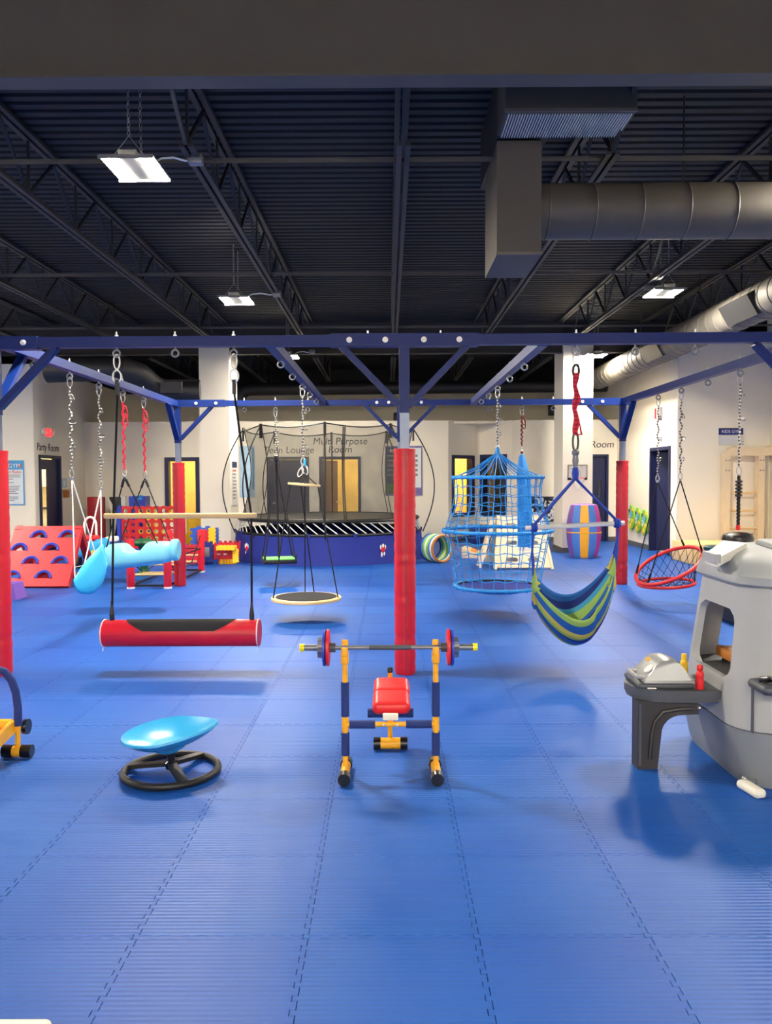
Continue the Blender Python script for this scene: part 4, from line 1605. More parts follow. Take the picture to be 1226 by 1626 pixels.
n = 96
rings = []
for i in range(7):
    u = i / 6
    z = 0.535 * u
    rings.append([tp(2 * PI * k / n, RT + 0.06 * (1 - u) ** 1.5 + 0.012 * math.sin(k * 1.31) * (1 - u) + 0.006 * math.sin(k * 2.7), z) for k in range(n)])
sk = B().loft(rings).build('skirt', 'skirt_blue', t_)
for px, py in ((393, 875), (607, 884)):
    a = math.atan2(-1, 0)
    x = at(px, py, TC.y - math.sqrt(max(0.1, RT ** 2 - (at(px, py, 15.0).x - TC.x) ** 2))).x
    a = -math.acos(max(-1, min(1, (x - TC.x) / RT)))
    c = tp(a, RT + 0.03, 0.27)
    M_ = facing(c, (math.cos(a), math.sin(a), 0))
    for k, (mm, parts) in enumerate((('white', [((-0.03, -0.09), (0.022, 0.05)), ((0.03, -0.09), (0.022, 0.05)), ((0, 0.075), (0.028, 0.04)), ((-0.055, 0.05), (0.014, 0.045)), ((0.055, 0.05), (0.014, 0.045))]), ('red', [((0, 0.0), (0.05, 0.05)), ((0.045, 0.03), (0.02, 0.02))]))):
        for (ox, oy), (sx, sy) in parts:
            B(M_).sphere((ox, oy, 0), 1.0, 10, 6, s=(sx, sy, 0.008)).build('printed_mark', mm, sk)
B().torus(TC + V(0, 0, 0.56), RT - 0.02, 0.028, n=96, m=8).build('base_rail', 'black', t_)
for k in range(8):
    a = 2 * PI * k / 8 + 0.2
    B().cyl(tp(a, RT - 0.05, 0), tp(a, RT - 0.03, 0.55), 0.025, n=8).build('leg', 'black', t_)
ring_b = [(0, 0.80), (RT - 0.14, 0.80), (RT - 0.06, 0.79), (RT - 0.04, 0.815), (RT - 0.06, 0.84), (RT - 0.14, 0.835), (0, 0.825)]
B().lathe([(max(q, 0.001), z) for q, z in ring_b], TC, 96).build('jump_mat', 'black', t_)
rodm = None
NR = 64
for k in range(NR):
    a = 2 * PI * k / NR
    B().cyl(tp(a, RT - 0.09, 0.80), tp(a + R(9.6), RT - 0.02, 0.565), 0.0115, n=6).build('spring_rod', 'rod_white', t_)
fold = B()
for k in range(14):
    a = 2 * PI * k / 14 + 0.1
    fold.box(tp(a, RT, 0.555), (0.06, 0.06, 0.07), Matrix.Rotation(a, 3, 'Z'))
fold.build('skirt_straps', 'skirt_blue', t_, smooth=False)
# net: hourglass wall with seams and flexible outer rods
NP = 8
tops = []


def net_rad(z):
    u = (z - 0.84) / 1.8
    return 1.80 - 0.16 * math.sin(PI * min(1, u)) ** 1.2 - 0.05 * u


n = NP * 10
rings = []
for i in range(13):
    u = i / 12
    ring = []
    for k in range(n):
        a = 2 * PI * k / n + R(2)
        ph = abs(math.sin(PI * (k % 10) / 10))
        zt_ = 2.66 - 0.07 * ph
        z = 0.84 + (zt_ - 0.84) * u
        ring.append(tp(a, net_rad(z) - 0.05 * ph * math.sin(PI * u), z))
    rings.append(ring)
net = B().loft(rings).build('safety_net', 'mesh_net', t_)
B().tube(rings[-1], 0.012, 6, closed=True).build('top_band', 'black', t_)
B().tube(rings[0], 0.014, 6, closed=True).build('bottom_band', 'black', t_)
for k in range(NP):
    idx = k * 10
    a = 2 * PI * idx / n + R(2)
    B().tube([r_[idx] for r_ in rings], 0.009, 5).build('net_seam', 'black', t_)
    top = rings[-1][idx]
    pts = []
    for i in range(21):
        u = i / 20
        z = 0.5 + (2.68 - 0.5) * u
        q = RT + 0.03 + (1.72 - RT) * u ** 3 + 0.27 * math.sin(PI * u ** 0.95)
        pts.append(tp(a, q, z))
    B().tube(pts, 0.0125, 6).build('net_rod', 'black', t_)
    B().box(top + V(0.02 * math.cos(a), 0.02 * math.sin(a), -0.12), (0.035, 0.05, 0.28), Matrix.Rotation(a, 3, 'Z')).build('rod_pocket', 'black', t_, smooth=False)
# zipped entrance
for aa in (R(-76.5), R(-75.4)):
    B().tube([tp(aa, net_rad(0.84 + 1.75 * i / 12) - 0.03, 0.84 + 1.75 * i / 12) for i in range(13)], 0.013, 5).build('zip_line', 'black', t_)

# ================================================================== floor things at the back
# crawl tunnel of coloured rings
t_ = thing('crawl_tunnel', 'short crawl tunnel of coloured rings beside the trampoline skirt', 'tunnel', (1.05, 15.3, 0))
axd = V(0.55, -0.83, 0)
rt_ = Matrix.Rotation(math.atan2(axd.y, axd.x), 3, 'Z') @ Matrix.Rotation(PI / 2, 3, 'Y')
c0 = at(684, 868, 15.5)
c0.z = 0.275
cc = ['plastic_navy', 'barrel_blue', 'lime', 'white', 'lime', 'barrel_blue', 'white', 'brick_brown']
for k, mm in enumerate(cc):
    B().torus(c0 + axd * 0.055 * k, 0.25, 0.022, rot=rt_, n=36, m=8).build('ring', mm, t_)
B().lathe([(0.243, 0.0), (0.243, 0.39)], c0, 36, rot=rt_, cap=False).build('sleeve', 'lime', t_)

# plywood climbing A-frame
t_ = thing('climbing_aframe', 'pale plywood climbing A-frame with oval slots behind the net swing', 'climber', (2.4, 14.3, 0))
pb0, pb1 = V(1.86, 14.06, 0.02), V(2.93, 14.06, 0.02)
pt0, pt1 = V(2.02, 14.62, 0.89), V(2.84, 14.62, 0.89)
xu = (pb1 - pb0).normalized()
mid0, mid1 = (pb0 + pb1) / 2, (pt0 + pt1) / 2
yu = (mid1 - mid0).normalized()
zn = xu.cross(yu)
Mp = Matrix((xu, yu, zn)).transposed().to_4x4()
Mp.translation = mid0
H_ = (mid1 - mid0).length


def oval(cx, cy, w_, h_, n=6):
    r_ = h_ / 2
    out = []
    for i in range(n + 1):
        a = -PI / 2 + PI * i / n
        out.append((cx + w_ / 2 - r_ + r_ * math.cos(a), cy + r_ * math.sin(a)))
    for i in range(n + 1):
        a = PI / 2 + PI * i / n
        out.append((cx - w_ / 2 + r_ + r_ * math.cos(a), cy + r_ * math.sin(a)))
    return out


holes = [oval(s * 0.19, v, 0.21, 0.085) for v in (0.16, 0.5, 0.86) for s in (-1, 1)]
for s in (1, -1):
    Mq = Mp if s == 1 else Matrix.Translation(V(0, 1.15, 0) + V(0, 0, 0)) @ (Matrix.Translation(mid0) @ Matrix.Scale(-1, 4, V(0, 1, 0)) @ Matrix.Translation(-mid0)) @ Mp
    B().plate([(-0.535, 0), (0.535, 0), (0.41, H_), (-0.41, H_)], holes, 0.025, Mq).build('slotted_panel', 'plywood', t_, smooth=False)
for x in (1.9, 2.9):
    B().bar((x, 14.0, 0.0), (x + (0.13 if x < 2 else -0.1), 14.6, 0.9), 0.04, 0.05).build('edge_rail', 'wood_pale', t_, smooth=False)
B().bar((2.0, 14.63, 0.91), (2.86, 14.63, 0.91), 0.06, 0.04).build('top_rail', 'wood_pale', t_, smooth=False)
# side ladder leaning beside it
lad = thing('plywood_ladder', 'narrow pale plywood ladder leaning against the climbing A-frame', 'ladder', (1.7, 14.5, 0))
for k in (0, 1):
    B().bar((1.66 + 0.0 * k, 14.35 + 0.35 * k, 0.0), (1.93, 14.5 + 0.25 * k, 0.86), 0.05, 0.03, up=(0, 1, 0)).build('rail', 'wood_pale', lad, smooth=False)
for k in range(4):
    u = 0.15 + k * 0.22
    B().cyl(lerp(V(1.66, 14.35, 0), V(1.93, 14.5, 0.86), u), lerp(V(1.66, 14.7, 0), V(1.93, 14.75, 0.86), u), 0.014, n=8).build('rung', 'wood_pale', lad)

# striped ramp in front of navy storage bin
t_ = thing('balance_ramp', 'small wooden ramp with orange and green strips under the net swing', 'ramp', (1.5, 15.0, 0))
r0 = fl(737, 870, 0.25)
c = fl(757, 882)
M_ = Matrix.Translation(V(c.x, c.y, 0)) @ Matrix.Rotation(R(-12), 4, 'Z')
b = B(M_)
b.plate([(-0.25, 0), (0.22, 0), (0.22, 0.05), (-0.25, 0.2)], (), 0.55, Matrix.Rotation(PI / 2, 4, 'X'))
b.build('wedge', 'wood_pale', t_, smooth=False)
for k, mm in enumerate(('wood_light', 'orange', 'green')):
    b = B(M_)
    sl_ = (0.05 - 0.2) / 0.47
    x0, x1 = -0.23 + 0.15 * k, -0.1 + 0.15 * k
    b.box(((x0 + x1) / 2, -0.275, 0.2 + sl_ * ((x0 + x1) / 2 + 0.25) + 0.006), (0.135, 0.5, 0.012), Matrix.Rotation(-math.atan(sl_), 3, 'Y'))
    b.build('strip', mm, t_, smooth=False)
t_ = thing('storage_bin', 'navy storage bin against the back wall behind the net swing', 'bin', (2.35, 19.7, 0))
p0, p1 = at(747, 857, 19.6), at(777, 834, 19.6)
B().rbox(((p0.x + p1.x) / 2, 19.8, 0.2), (p1.x - p0.x, 0.4, 0.40), 0.03, 2).build('bin_body', 'plastic_navy', t_)
B().rbox(((p0.x + p1.x) / 2, 19.8, 0.42), (p1.x - p0.x + 0.03, 0.43, 0.05), 0.015, 2).build('lid', 'foam_navy', t_)

# striped barrel
t_ = thing('foam_barrel', 'upright foam barrel with blue orange and magenta stripes by the pillar', 'barrel', (0, 0, 0))
cb_ = fl(926, 886)
cb_.y += 0.3
cb_.x = at(927, 850, cb_.y).x
HB = 1.06
cols = ['barrel_purple', 'barrel_blue', 'barrel_orange', 'barrel_blue', 'barrel_magenta', 'barrel_purple', 'barrel_blue', 'barrel_orange', 'barrel_blue', 'barrel_magenta', 'barrel_purple', 'barrel_blue']
NB = len(cols)
for k, mm in enumerate(cols):
    rings = []
    for i in range(15):
        u = i / 14
        r_ = 0.262 + 0.088 * math.sin(PI * u) ** 0.8
        rings.append([V(cb_.x + r_ * math.cos(a), cb_.y + r_ * math.sin(a), HB * u) for a in [2 * PI * (k + j / 5) / NB - PI * 0.98 for j in range(6)]])
    B().loft(rings, closed=False).build('stripe_panel', mm, t_)
for z, sg in ((0.0, -1), (HB, 1)):
    B().lathe([(0.001, z + 0.02 * sg), (0.2, z + 0.02 * sg), (0.262, z)], (cb_.x, cb_.y, 0.0 if sg > 0 else 0.02), 36).build('end_pad', 'barrel_purple', t_)
B().torus((cb_.x, cb_.y, HB * 0.475), 0.351, 0.012, n=48, m=6).build('belt', 'barrel_orange', t_)

# basketball hoop on the pillar
t_ = thing('basketball_hoop', 'small basketball hoop with clear backboard on the white pillar', 'hoop', (4.07, 17.05, 1.6))
h0, h1 = at(901.5, 762, 17.06), at(932.5, 738, 17.06)
B().box2((h0.x, 17.05, h0.z), (h1.x, 17.062, h1.z)).build('backboard', 'clear_board', t_, smooth=False)
fb = B()
for a_, b_ in (((h0.x, h0.z), (h1.x, h0.z + 0.02)), ((h0.x, h1.z - 0.015), (h1.x, h1.z)), ((h0.x, h0.z), (h0.x + 0.012, h1.z)), ((h1.x - 0.012, h0.z), (h1.x, h1.z))):
    fb.box2((a_[0], 17.04, a_[1]), (b_[0], 17.066, b_[1]))
fb.box2((h0.x, 17.04, h0.z), (h0.x + 0.07, 17.066, h0.z + 0.05)).box2((h1.x - 0.07, 17.04, h0.z), (h1.x, 17.066, h0.z + 0.05))
fb.build('board_edge', 'ink', t_, smooth=False)
mxh = (h0.x + h1.x) / 2
sq = B()
for a_, b_ in (((-0.07, 0.06), (-0.06, 0.19)), ((0.06, 0.06), (0.07, 0.19)), ((-0.07, 0.18), (0.07, 0.19))):
    sq.box2((mxh + a_[0], 17.044, h0.z + a_[1]), (mxh + b_[0], 17.05, h0.z + b_[1]))
sq.build('target_square', 'ink_grey', t_, smooth=False)
B().torus((mxh, 16.9, h0.z + 0.04), 0.115, 0.009, n=28, m=6).cyl((mxh, 17.05, h0.z + 0.04), (mxh, 17.0, h0.z + 0.04), 0.012, n=8).build('rim', 'vinyl_red', t_)
B().lathe([(0.112, 0.04), (0.09, -0.06), (0.065, -0.16), (0.07, -0.2)], (mxh, 16.9, h0.z), 20, cap=False).build('net', 'hoop_net', t_)

# photo mosaic on the back wall
p0, p1 = at(832, 827, YB - 0.03), at(886, 790, YB - 0.03)
t_ = thing('mosaic_panel', 'long black and white photo mosaic panel low on the back wall', 'panel', ((p0.x + p1.x) / 2, YB, (p0.z + p1.z) / 2))
B().box2((p0.x, YB - 0.025, p0.z), (p1.x, YB - 0.005, p1.z)).build('print', 'mosaic', t_, smooth=False)
B().box2((p0.x, YB - 0.035, p1.z), (p1.x, YB - 0.003, p1.z + 0.025)).box2((p0.x, YB - 0.035, p0.z - 0.025), (p1.x, YB - 0.003, p0.z)).build('edge_strip', 'ink', t_, smooth=False)

# activity panels: three green creature boards on the right wall
for k, (px, py, lab) in enumerate(((1004, 822, 'green activity board with a face, leftmost of three on the wall'), (1014.5, 826, 'green activity board in the middle of three on the wall'), (1025, 830, 'green activity board nearest the navy door of three'))):
    d_ = at(px, py, 10) - CP
    s = (WR - 0.02) / d_.x
    c = CP + d_ * s
    t_ = thing('activity_board', lab, 'wall toy', c, 'wall activity boards')
    M_ = facing(c, (-1, 0, 0))
    B(M_).plate([(0.222 * math.cos(2 * PI * i / 24), 0.29 * math.sin(2 * PI * i / 24) + 0.02 * math.sin(8 * PI * i / 24)) for i in range(24)], (), 0.03).build('board', 'lime', t_)
    for (ox, oy, r_, mm) in ((0.02, 0.10, 0.09, 'sky_print'), (-0.09, -0.02, 0.07, 'white'), (0.1, -0.08, 0.06, 'foam_yellow'), (-0.05, -0.2, 0.06, 'foam_yellow'), (0.1, 0.18, 0.05, 'foam_yellow'), (-0.12, 0.16, 0.045, 'green_dark')):
        B(M_).lathe([(0.001, 0.03), (r_, 0.03), (r_, 0.045), (0.001, 0.045)], (ox, oy, 0), 16).build('disc', mm, t_)
    for ox in (-0.11, -0.07):
        B(M_).lathe([(0.001, 0.045), (0.014, 0.045), (0.014, 0.05), (0.001, 0.05)], (ox, 0.0, 0), 10).build('eye', 'ink', t_)

# wooden wall bars
YW = 15.85
t_ = thing('wall_bars', 'tall wooden wall bars with overhead arm on the right wall', 'wall bars', (7.1, YW, 0))
ztop = at(1175, 711, YW).z
xs = [at(px, 800, YW).x for px in (1152, 1206)]
for x in xs:
    B().box2((x - 0.06, YW - 0.08, 0), (x + 0.06, YW + 0.1, ztop - 0.12)).build('upright', 'wood_pale', t_, smooth=False)
    # curved bracket to the overhead arm
    pts = arc((x + 0.2, YW - 0.01, ztop - 0.22), 0.2, PI, PI / 2, 8)
    B().tube(pts, 0.06, 8).build('curved_bracket', 'wood_pale', t_)
    for zz_ in (ztop - 0.25, ztop - 0.45):
        for dx in (-0.03, 0.03):
            B().lathe([(0.001, 0), (0.014, 0), (0.014, 0.01), (0.001, 0.012)], (x + dx, YW - 0.08, zz_), 10, rot=Matrix.Rotation(PI / 2, 3, 'X')).build('bolt', 'bar_grey', t_)
B().box2((xs[0] + 0.05, YW - 0.1, ztop - 0.16), (ROOM_R - 0.02, YW + 0.1, ztop)).build('overhead_arm', 'wood_pale', t_, smooth=False)
for k, py in enumerate((783, 811, 839, 867)):
    z = at(1175, py, YW).z
    B().cyl((xs[0], YW, z), (xs[1], YW, z), 0.019, n=10).build('rung', 'wood_light', t_)
for z in (0.25,):
    B().cyl((xs[0], YW, z), (xs[1], YW, z), 0.019, n=10).build('rung', 'wood_light', t_)
B().rbox(((at(1098, 895, 14.7).x + ROOM_R - 0.05) / 2, 15.2, 0.19), (ROOM_R - 0.05 - at(1098, 895, 14.7).x, 1.05, 0.38), 0.02, 2).build('base_platform', 'wood_light', t_)

# dark round thing and low platform seen behind the kiosk
t_ = thing('exercise_stool', 'dark teal round stool half hidden behind the grey kiosk', 'stool', fl(1132, 905))
c = fl(1132, 905)
zz_ = at(1130, 866, c.y).z
B().lathe([(0.001, zz_ - 0.1), (0.13, zz_ - 0.1), (0.16, zz_ - 0.06), (0.16, zz_ - 0.03), (0.12, zz_), (0.001, zz_ + 0.01)], (c.x, c.y, 0), 24).build('seat', 'teal_dark', t_)
for k in range(4):
    a = k * PI / 2 + 0.4
    B().cyl((c.x + 0.15 * math.cos(a), c.y + 0.15 * math.sin(a), 0), (c.x + 0.08 * math.cos(a), c.y + 0.08 * math.sin(a), zz_ - 0.1), 0.018, n=8).build('leg', 'charcoal', t_)
t_ = thing('low_platform', 'low white topped platform with black sides behind the kiosk', 'platform', (4.5, 8.9, 0))
B().rbox((4.72, 8.9, 0.13), (1.9, 0.8, 0.24), 0.03, 2).build('black_base', 'black', t_)
B().rbox((4.72, 8.9, 0.32), (1.94, 0.84, 0.14), 0.05, 3).build('white_cushion', 'white', t_)

# ================================================================== left rear toys
# red climbing wedge with scalloped blue openings
t_ = thing('climbing_wedge', 'red vinyl climbing wedge with blue rimmed half-round holds', 'climber', (-5.3, 12.3, 0))
qb1 = fl(108, 934)
qb1.z = 0.03
Wd = 1.05
qb0 = V(qb1.x - Wd, qb1.y, 0.03)
qt0 = V(qb0.x - 0.02, qb1.y + 0.6, 0.9)
ex = V(1, 0, 0)
ey = (V(qb0.x, qt0.y, qt0.z) - qb0).normalized()
ez = ex.cross(ey)
Mw = Matrix((ex, ey, ez)).transposed().to_4x4()
Mw.translation = qb0
Hw = (V(qb0.x, qt0.y, qt0.z) - qb0).length


def half(cx, cy, r_, n=10):
    return [(cx + r_ * math.cos(PI * i / n), cy + r_ * math.sin(PI * i / n)) for i in range(n + 1)]


hc = [(0.39, 0.80), (0.81, 0.80), (0.155, 0.585), (0.615, 0.585), (0.37, 0.365), (0.80, 0.365), (0.16, 0.13), (0.61, 0.13)]
holes = [half(u * Wd, v * Hw, 0.108) for u, v in hc]
B().plate([(0, 0), (Wd, 0), (Wd, Hw), (0, Hw)], holes, 0.09, Mw @ Matrix.Translation(V(0, 0, -0.09))).build('board', 'vinyl_red', t_, smooth=False)
for u, v in hc:
    b = B(Mw)
    pts = [V(u * Wd + 0.115 * math.cos(PI * i / 14), v * Hw + 0.115 * math.sin(PI * i / 14), 0.004) for i in range(15)]
    b.tube(pts, 0.02, 6, radii=[0.02 + 0.004 * (i % 2) for i in range(15)])
    b.build('scalloped_rim', 'plastic_blue', t_)
rt0 = V(qt0.x + 0.02, qt0.y + 0.02, 0.86)
B().bar(V(qb0.x + Wd - 0.06, qt0.y, 0.88), V(qb0.x + Wd - 0.06, qt0.y + 0.62, 0.0), 0.1, 0.09).build('rear_leg', 'pad_red_dark', t_, smooth=False)
B().bar(V(qb0.x + 0.06, qt0.y, 0.88), V(qb0.x + 0.06, qt0.y + 0.62, 0.0), 0.1, 0.09).build('rear_leg', 'pad_red_dark', t_, smooth=False)
B().bar(V(qb0.x + 0.06, qt0.y + 0.58, 0.05), V(qb0.x + Wd - 0.06, qt0.y + 0.58, 0.05), 0.1, 0.09).build('rear_foot', 'pad_red_dark', t_, smooth=False)
B().tube([V(qb0.x + Wd - 0.03, qb0.y + 0.2, 0.28), V(qb0.x + Wd - 0.06, qt0.y + 0.45, 0.25)], 0.008, 6).build('stay_cord', 'white_rope', t_)

# purple block beside the front post
c = fl(8, 953)
t_ = thing('foam_block', 'small purple foam block half hidden by the nearest red post', 'foam block', (c.x, c.y + 0.1, 0))
B().plate([(-0.16, 0), (0.16, 0), (0.11, 0.22), (-0.11, 0.22)], (), 0.3, Matrix.Translation(V(c.x, c.y + 0.3, 0)) @ Matrix.Rotation(PI / 2, 4, 'X')).build('block', 'purple', t_, smooth=False)
B().rbox((c.x, c.y + 0.15, 0.222), (0.16, 0.24, 0.012), 0.004, 2).build('top_patch', 'purple', t_)

# red padded ladder frame
t_ = thing('padded_ladder_frame', 'low frame of red padded posts with wooden rungs and black base rails', 'climber', (-3.6, 12.9, 0))
fy, ry = 11.82, 13.85
fxl, fxr = at(208, 930, fy).x, at(266.5, 930, fy).x
rxr = at(320, 905, ry).x
rxl = rxr - (fxr - fxl)
PH = 0.74
for x, y in ((fxl, fy), (fxr, fy), (rxl, ry), (rxr, ry)):
    p_ = B().lathe([(0.03, 0.025), (0.055, 0.025), (0.058, 0.035), (0.058, PH - 0.01), (0.054, PH), (0.02, PH)], (x, y, 0), 20).build('post_pad', 'pad_red', t_)
    B().lathe([(0.062, 0.0), (0.062, 0.024), (0.02, 0.024)], (x, y, 0.0), 16).build('foot', 'white', t_)
bl = []
for a, b_ in (((fxl, fy), (fxr, fy)), ((rxl, ry), (rxr, ry)), ((fxl, fy), (rxl, ry)), ((fxr, fy), (rxr, ry))):
    B().bar((a[0], a[1], 0.04), (b_[0], b_[1], 0.04), 0.03, 0.03).build('base_rail', 'black', t_, smooth=False)
    B().bar((a[0], a[1], 0.42), (b_[0], b_[1], 0.42), 0.018, 0.018).build('upper_rail', 'black', t_, smooth=False)
for k, (u, z) in enumerate(((0.06, 0.18), (0.22, 0.17), (0.42, 0.25), (0.62, 0.25), (0.8, 0.22), (0.95, 0.3))):
    y = fy + (ry - fy) * u + 0.1
    B().cyl((fxl + (rxl - fxl) * u, y, z), (fxr + (rxr - fxr) * u, y, z), 0.016, n=10).build('rung', 'wood_light', t_)
for x0, x1 in ((fxl, rxl), (fxr, rxr)):
    B().tube([(x0, fy, 0.4), (x0 + 0.3 * (x1 - x0), fy + 0.6, 0.17), (x0 + 0.7 * (x1 - x0), fy + 1.4, 0.25), (x1, ry, 0.68)], 0.009, 6).build('rung_rope', 'rope_black', t_)

# giant four-in-a-row game
YC = 17.0
t_ = thing('giant_row_game', 'giant red row game grid with yellow rings on blue legs', 'game', at(236, 860, YC))
x0, x1 = at(194, 830, YC).x, at(279, 830, YC).x
zt_ = at(236, 806, YC).z
NCOL, NROW = 7, 6
cw = (x1 - x0) / NCOL
chh = 0.145
zb0 = zt_ - NROW * chh
for yy in (-0.03, 0.03):
    holes = []
    for i in range(NCOL):
        for j in range(NROW):
            holes.append([(x0 + cw * (i + 0.5) + 0.055 * math.cos(2 * PI * k / 14), zb0 + chh * (j + 0.5) + 0.055 * math.sin(2 * PI * k / 14)) for k in range(14)])
    outer = [(x0, zb0), (x1, zb0)]
    for i in range(NCOL - 1, -1, -1):
        for k in range(7):
            a = PI * k / 6
            outer.append((x0 + cw * (i + 0.5) + cw * 0.48 * math.cos(a), zt_ + 0.035 * math.sin(a)))
    b = B()
    b.plate(outer, holes, 0.015, Matrix.Translation(V(0, YC + yy, 0)) @ Matrix.Rotation(PI / 2, 4, 'X'))
    b.build('grid_panel', 'red', t_, smooth=False)
ringm = {m_: B().lathe([(0.03, 0.0), (0.058, 0.0), (0.058, 0.02), (0.03, 0.02), (0.03, 0.0)], (0, 0, 0), 16, rot=Matrix.Rotation(PI / 2, 3, 'X'), cap=False).mesh('token', m_) for m_ in ('foam_yellow', 'red', 'green')}
rnd = random.Random(5)
for i in range(NCOL):
    for j in range(NROW):
        if i < 2 and j < 4:
            mm = 'red'
        elif i >= 2 and rnd.random() < 0.8:
            mm = 'foam_yellow'
        elif rnd.random() < 0.4:
            mm = 'red'
        else:
            continue
        inst(ringm[mm], 'token', t_, (x0 + cw * (i + 0.5), YC + 0.005, zb0 + chh * (j + 0.5)))
for x in (x0 - 0.05, x1 + 0.05):
    B().box2((x - 0.045, YC - 0.06, 0.0), (x + 0.045, YC + 0.06, zt_ + 0.04)).build('leg', 'plastic_blue', t_, smooth=False)
    B().rbox((x, YC, 0.05), (0.1, 0.5, 0.1), 0.03, 2).build('foot', 'plastic_blue', t_)
B().box2((x0, YC - 0.06, zb0 - 0.1), (x1, YC + 0.06, zb0)).build('bottom_tray', 'plastic_blue', t_, smooth=False)

# things standing by the back-left wall
p0, p1 = at(139, 800, 19.2), at(164.5, 789, 19.2)
t_ = thing('standing_mat', 'red folded gym mat standing upright near the corner', 'gym mat', ((p0.x + p1.x) / 2, 19.2, 0))
for k in range(2):
    B().rbox(((p0.x + p1.x) / 2 + 0.0, 19.2 + 0.09 * k, p1.z / 2), (p1.x - p0.x, 0.08, p1.z), 0.02, 2).build('mat_panel', 'pad_red_dark', t_)
p0, p1 = at(173, 800, 19.3), at(190.5, 789, 19.3)
t_ = thing('black_mat', 'black upright mat standing beside the red folded mat', 'gym mat', ((p0.x + p1.x) / 2, 19.3, 0))
B().rbox(((p0.x + p1.x) / 2, 19.35, p1.z / 2), (p1.x - p0.x, 0.08, p1.z), 0.02, 2).build('mat_panel', 'black', t_)
B().box2((p0.x + 0.05, 19.3, 0.1), (p1.x - 0.05, 19.31, p1.z - 0.1)).build('mat_cover', 'black', t_, smooth=False)
t_ = thing('crescent_cushion', 'cream crescent shaped cushion leaning on the black mat', 'cushion', ((p0.x + p1.x) / 2, 19.2, 0))
cz = p1.z / 2
B().tube(arc((p0.x + 0.02, 19.2, cz), cz - 0.03, -PI / 2.05, PI / 2.05, 14) and [V(p0.x + 0.02 + 0.13 * math.cos(-PI / 2 + PI * i / 14), 19.2, 0.05 + (p1.z - 0.09) * i / 14) for i in range(15)], 0.05, 10, radii=[0.02 + 0.045 * math.sin(PI * i / 14) ** 0.6 for i in range(15)]).build('cushion', 'cream', t_)
p0, p1 = at(192, 805, 19.3), at(198.5, 788, 19.3)
t_ = thing('white_carton', 'narrow white carton behind the row game', 'carton', ((p0.x + p1.x) / 2, 19.3, 0))
B().rbox(((p0.x + p1.x) / 2, 19.4, p1.z / 2), (p1.x - p0.x, 0.2, p1.z), 0.01, 2).build('carton_body', 'white', t_)
B().rbox(((p0.x + p1.x) / 2, 19.4, p1.z + 0.005), (p1.x - p0.x - 0.02, 0.18, 0.01), 0.004, 2).build('flap', 'cream', t_)
p0, p1 = at(206.5, 806, 17.6), at(232.5, 788, 17.6)
t_ = thing('tall_bin', 'tall blue bin with a crumpled cyan bag behind the row game', 'bin', ((p0.x + p1.x) / 2, 17.7, 0))
cxb = (p0.x + p1.x) / 2
hw = (p1.x - p0.x) / 2
b = B()
b.loft([[V(cxb + s * hw * k, 17.7 + q * hw * k, z) for s, q in ((-1, -1), (1, -1), (1, 1), (-1, 1))] for z, k in ((0, 0.85), (p1.z, 1.0), (p1.z, 0.93), (0.03, 0.8))], cap=True)
b.build('bin_body', 'plastic_blue', t_, smooth=False)
rnd = random.Random(9)
b = B()
for k in range(9):
    b.sphere((cxb + rnd.uniform(-0.1, 0.1), 17.62 + rnd.uniform(-0.05, 0.1), p1.z - 0.04 + rnd.uniform(-0.05, 0.03)), 0.075, 6, 4, s=(1, 1, 0.8))
b.build('crumpled_bag', 'cyan', t_, smooth=False)
# toy car
c = at(146, 870, 14.6)
t_ = thing('toy_car', 'blue ride-on toy car with a white arch behind the climbing wedge', 'toy car', (c.x, 14.6, 0))
B().rbox((c.x, 14.7, 0.36), (0.44, 0.6, 0.34), 0.1, 4).build('body', 'cyan', t_)
B().rbox((c.x - 0.02, 14.55, 0.55), (0.3, 0.3, 0.1), 0.04, 3).build('bonnet', 'red', t_)
B().tube([V(c.x - 0.17, 14.7, 0.5)] + [V(c.x - 0.06 - 0.11 * math.cos(PI * i / 10), 14.7, 0.78 + 0.15 * math.sin(PI * i / 10)) for i in range(11)] + [V(c.x + 0.05, 14.7, 0.5)], 0.022, 8).build('arch', 'white', t_)
for sx in (-1, 1):
    for y in (14.5, 14.9):
        B().lathe([(0.001, -0.03), (0.1, -0.03), (0.105, 0), (0.1, 0.03), (0.001, 0.03)], (c.x + sx * 0.21, y, 0.105), 18, rot=Matrix.Rotation(PI / 2, 3, 'Y')).build('wheel', 'black', t_)
B().lathe([(0.001, 0), (0.05, 0), (0.05, 0.02), (0.001, 0.02)], (c.x + 0.12, 14.38, 0.3), 14, rot=Matrix.Rotation(PI / 2, 3, 'X')).build('headlamp', 'foam_yellow', t_)
c = at(176, 850, 15.4)
t_ = thing('toy_truck', 'navy toy truck with white tray beside the row game legs', 'toy truck', (c.x, 15.4, 0))
B().rbox((c.x, 15.5, 0.32), (0.3, 0.6, 0.22), 0.05, 3).build('body', 'plastic_navy', t_)
B().rbox((c.x + 0.02, 15.4, 0.47), (0.2, 0.28, 0.1), 0.03, 2).build('tray', 'white', t_)
for sx in (-1, 1):
    for y in (15.3, 15.7):
        B().lathe([(0.001, -0.03), (0.1, -0.03), (0.1, 0.03), (0.001, 0.03)], (c.x + sx * 0.15, y, 0.1), 16, rot=Matrix.Rotation(PI / 2, 3, 'Y')).build('wheel', 'black', t_)
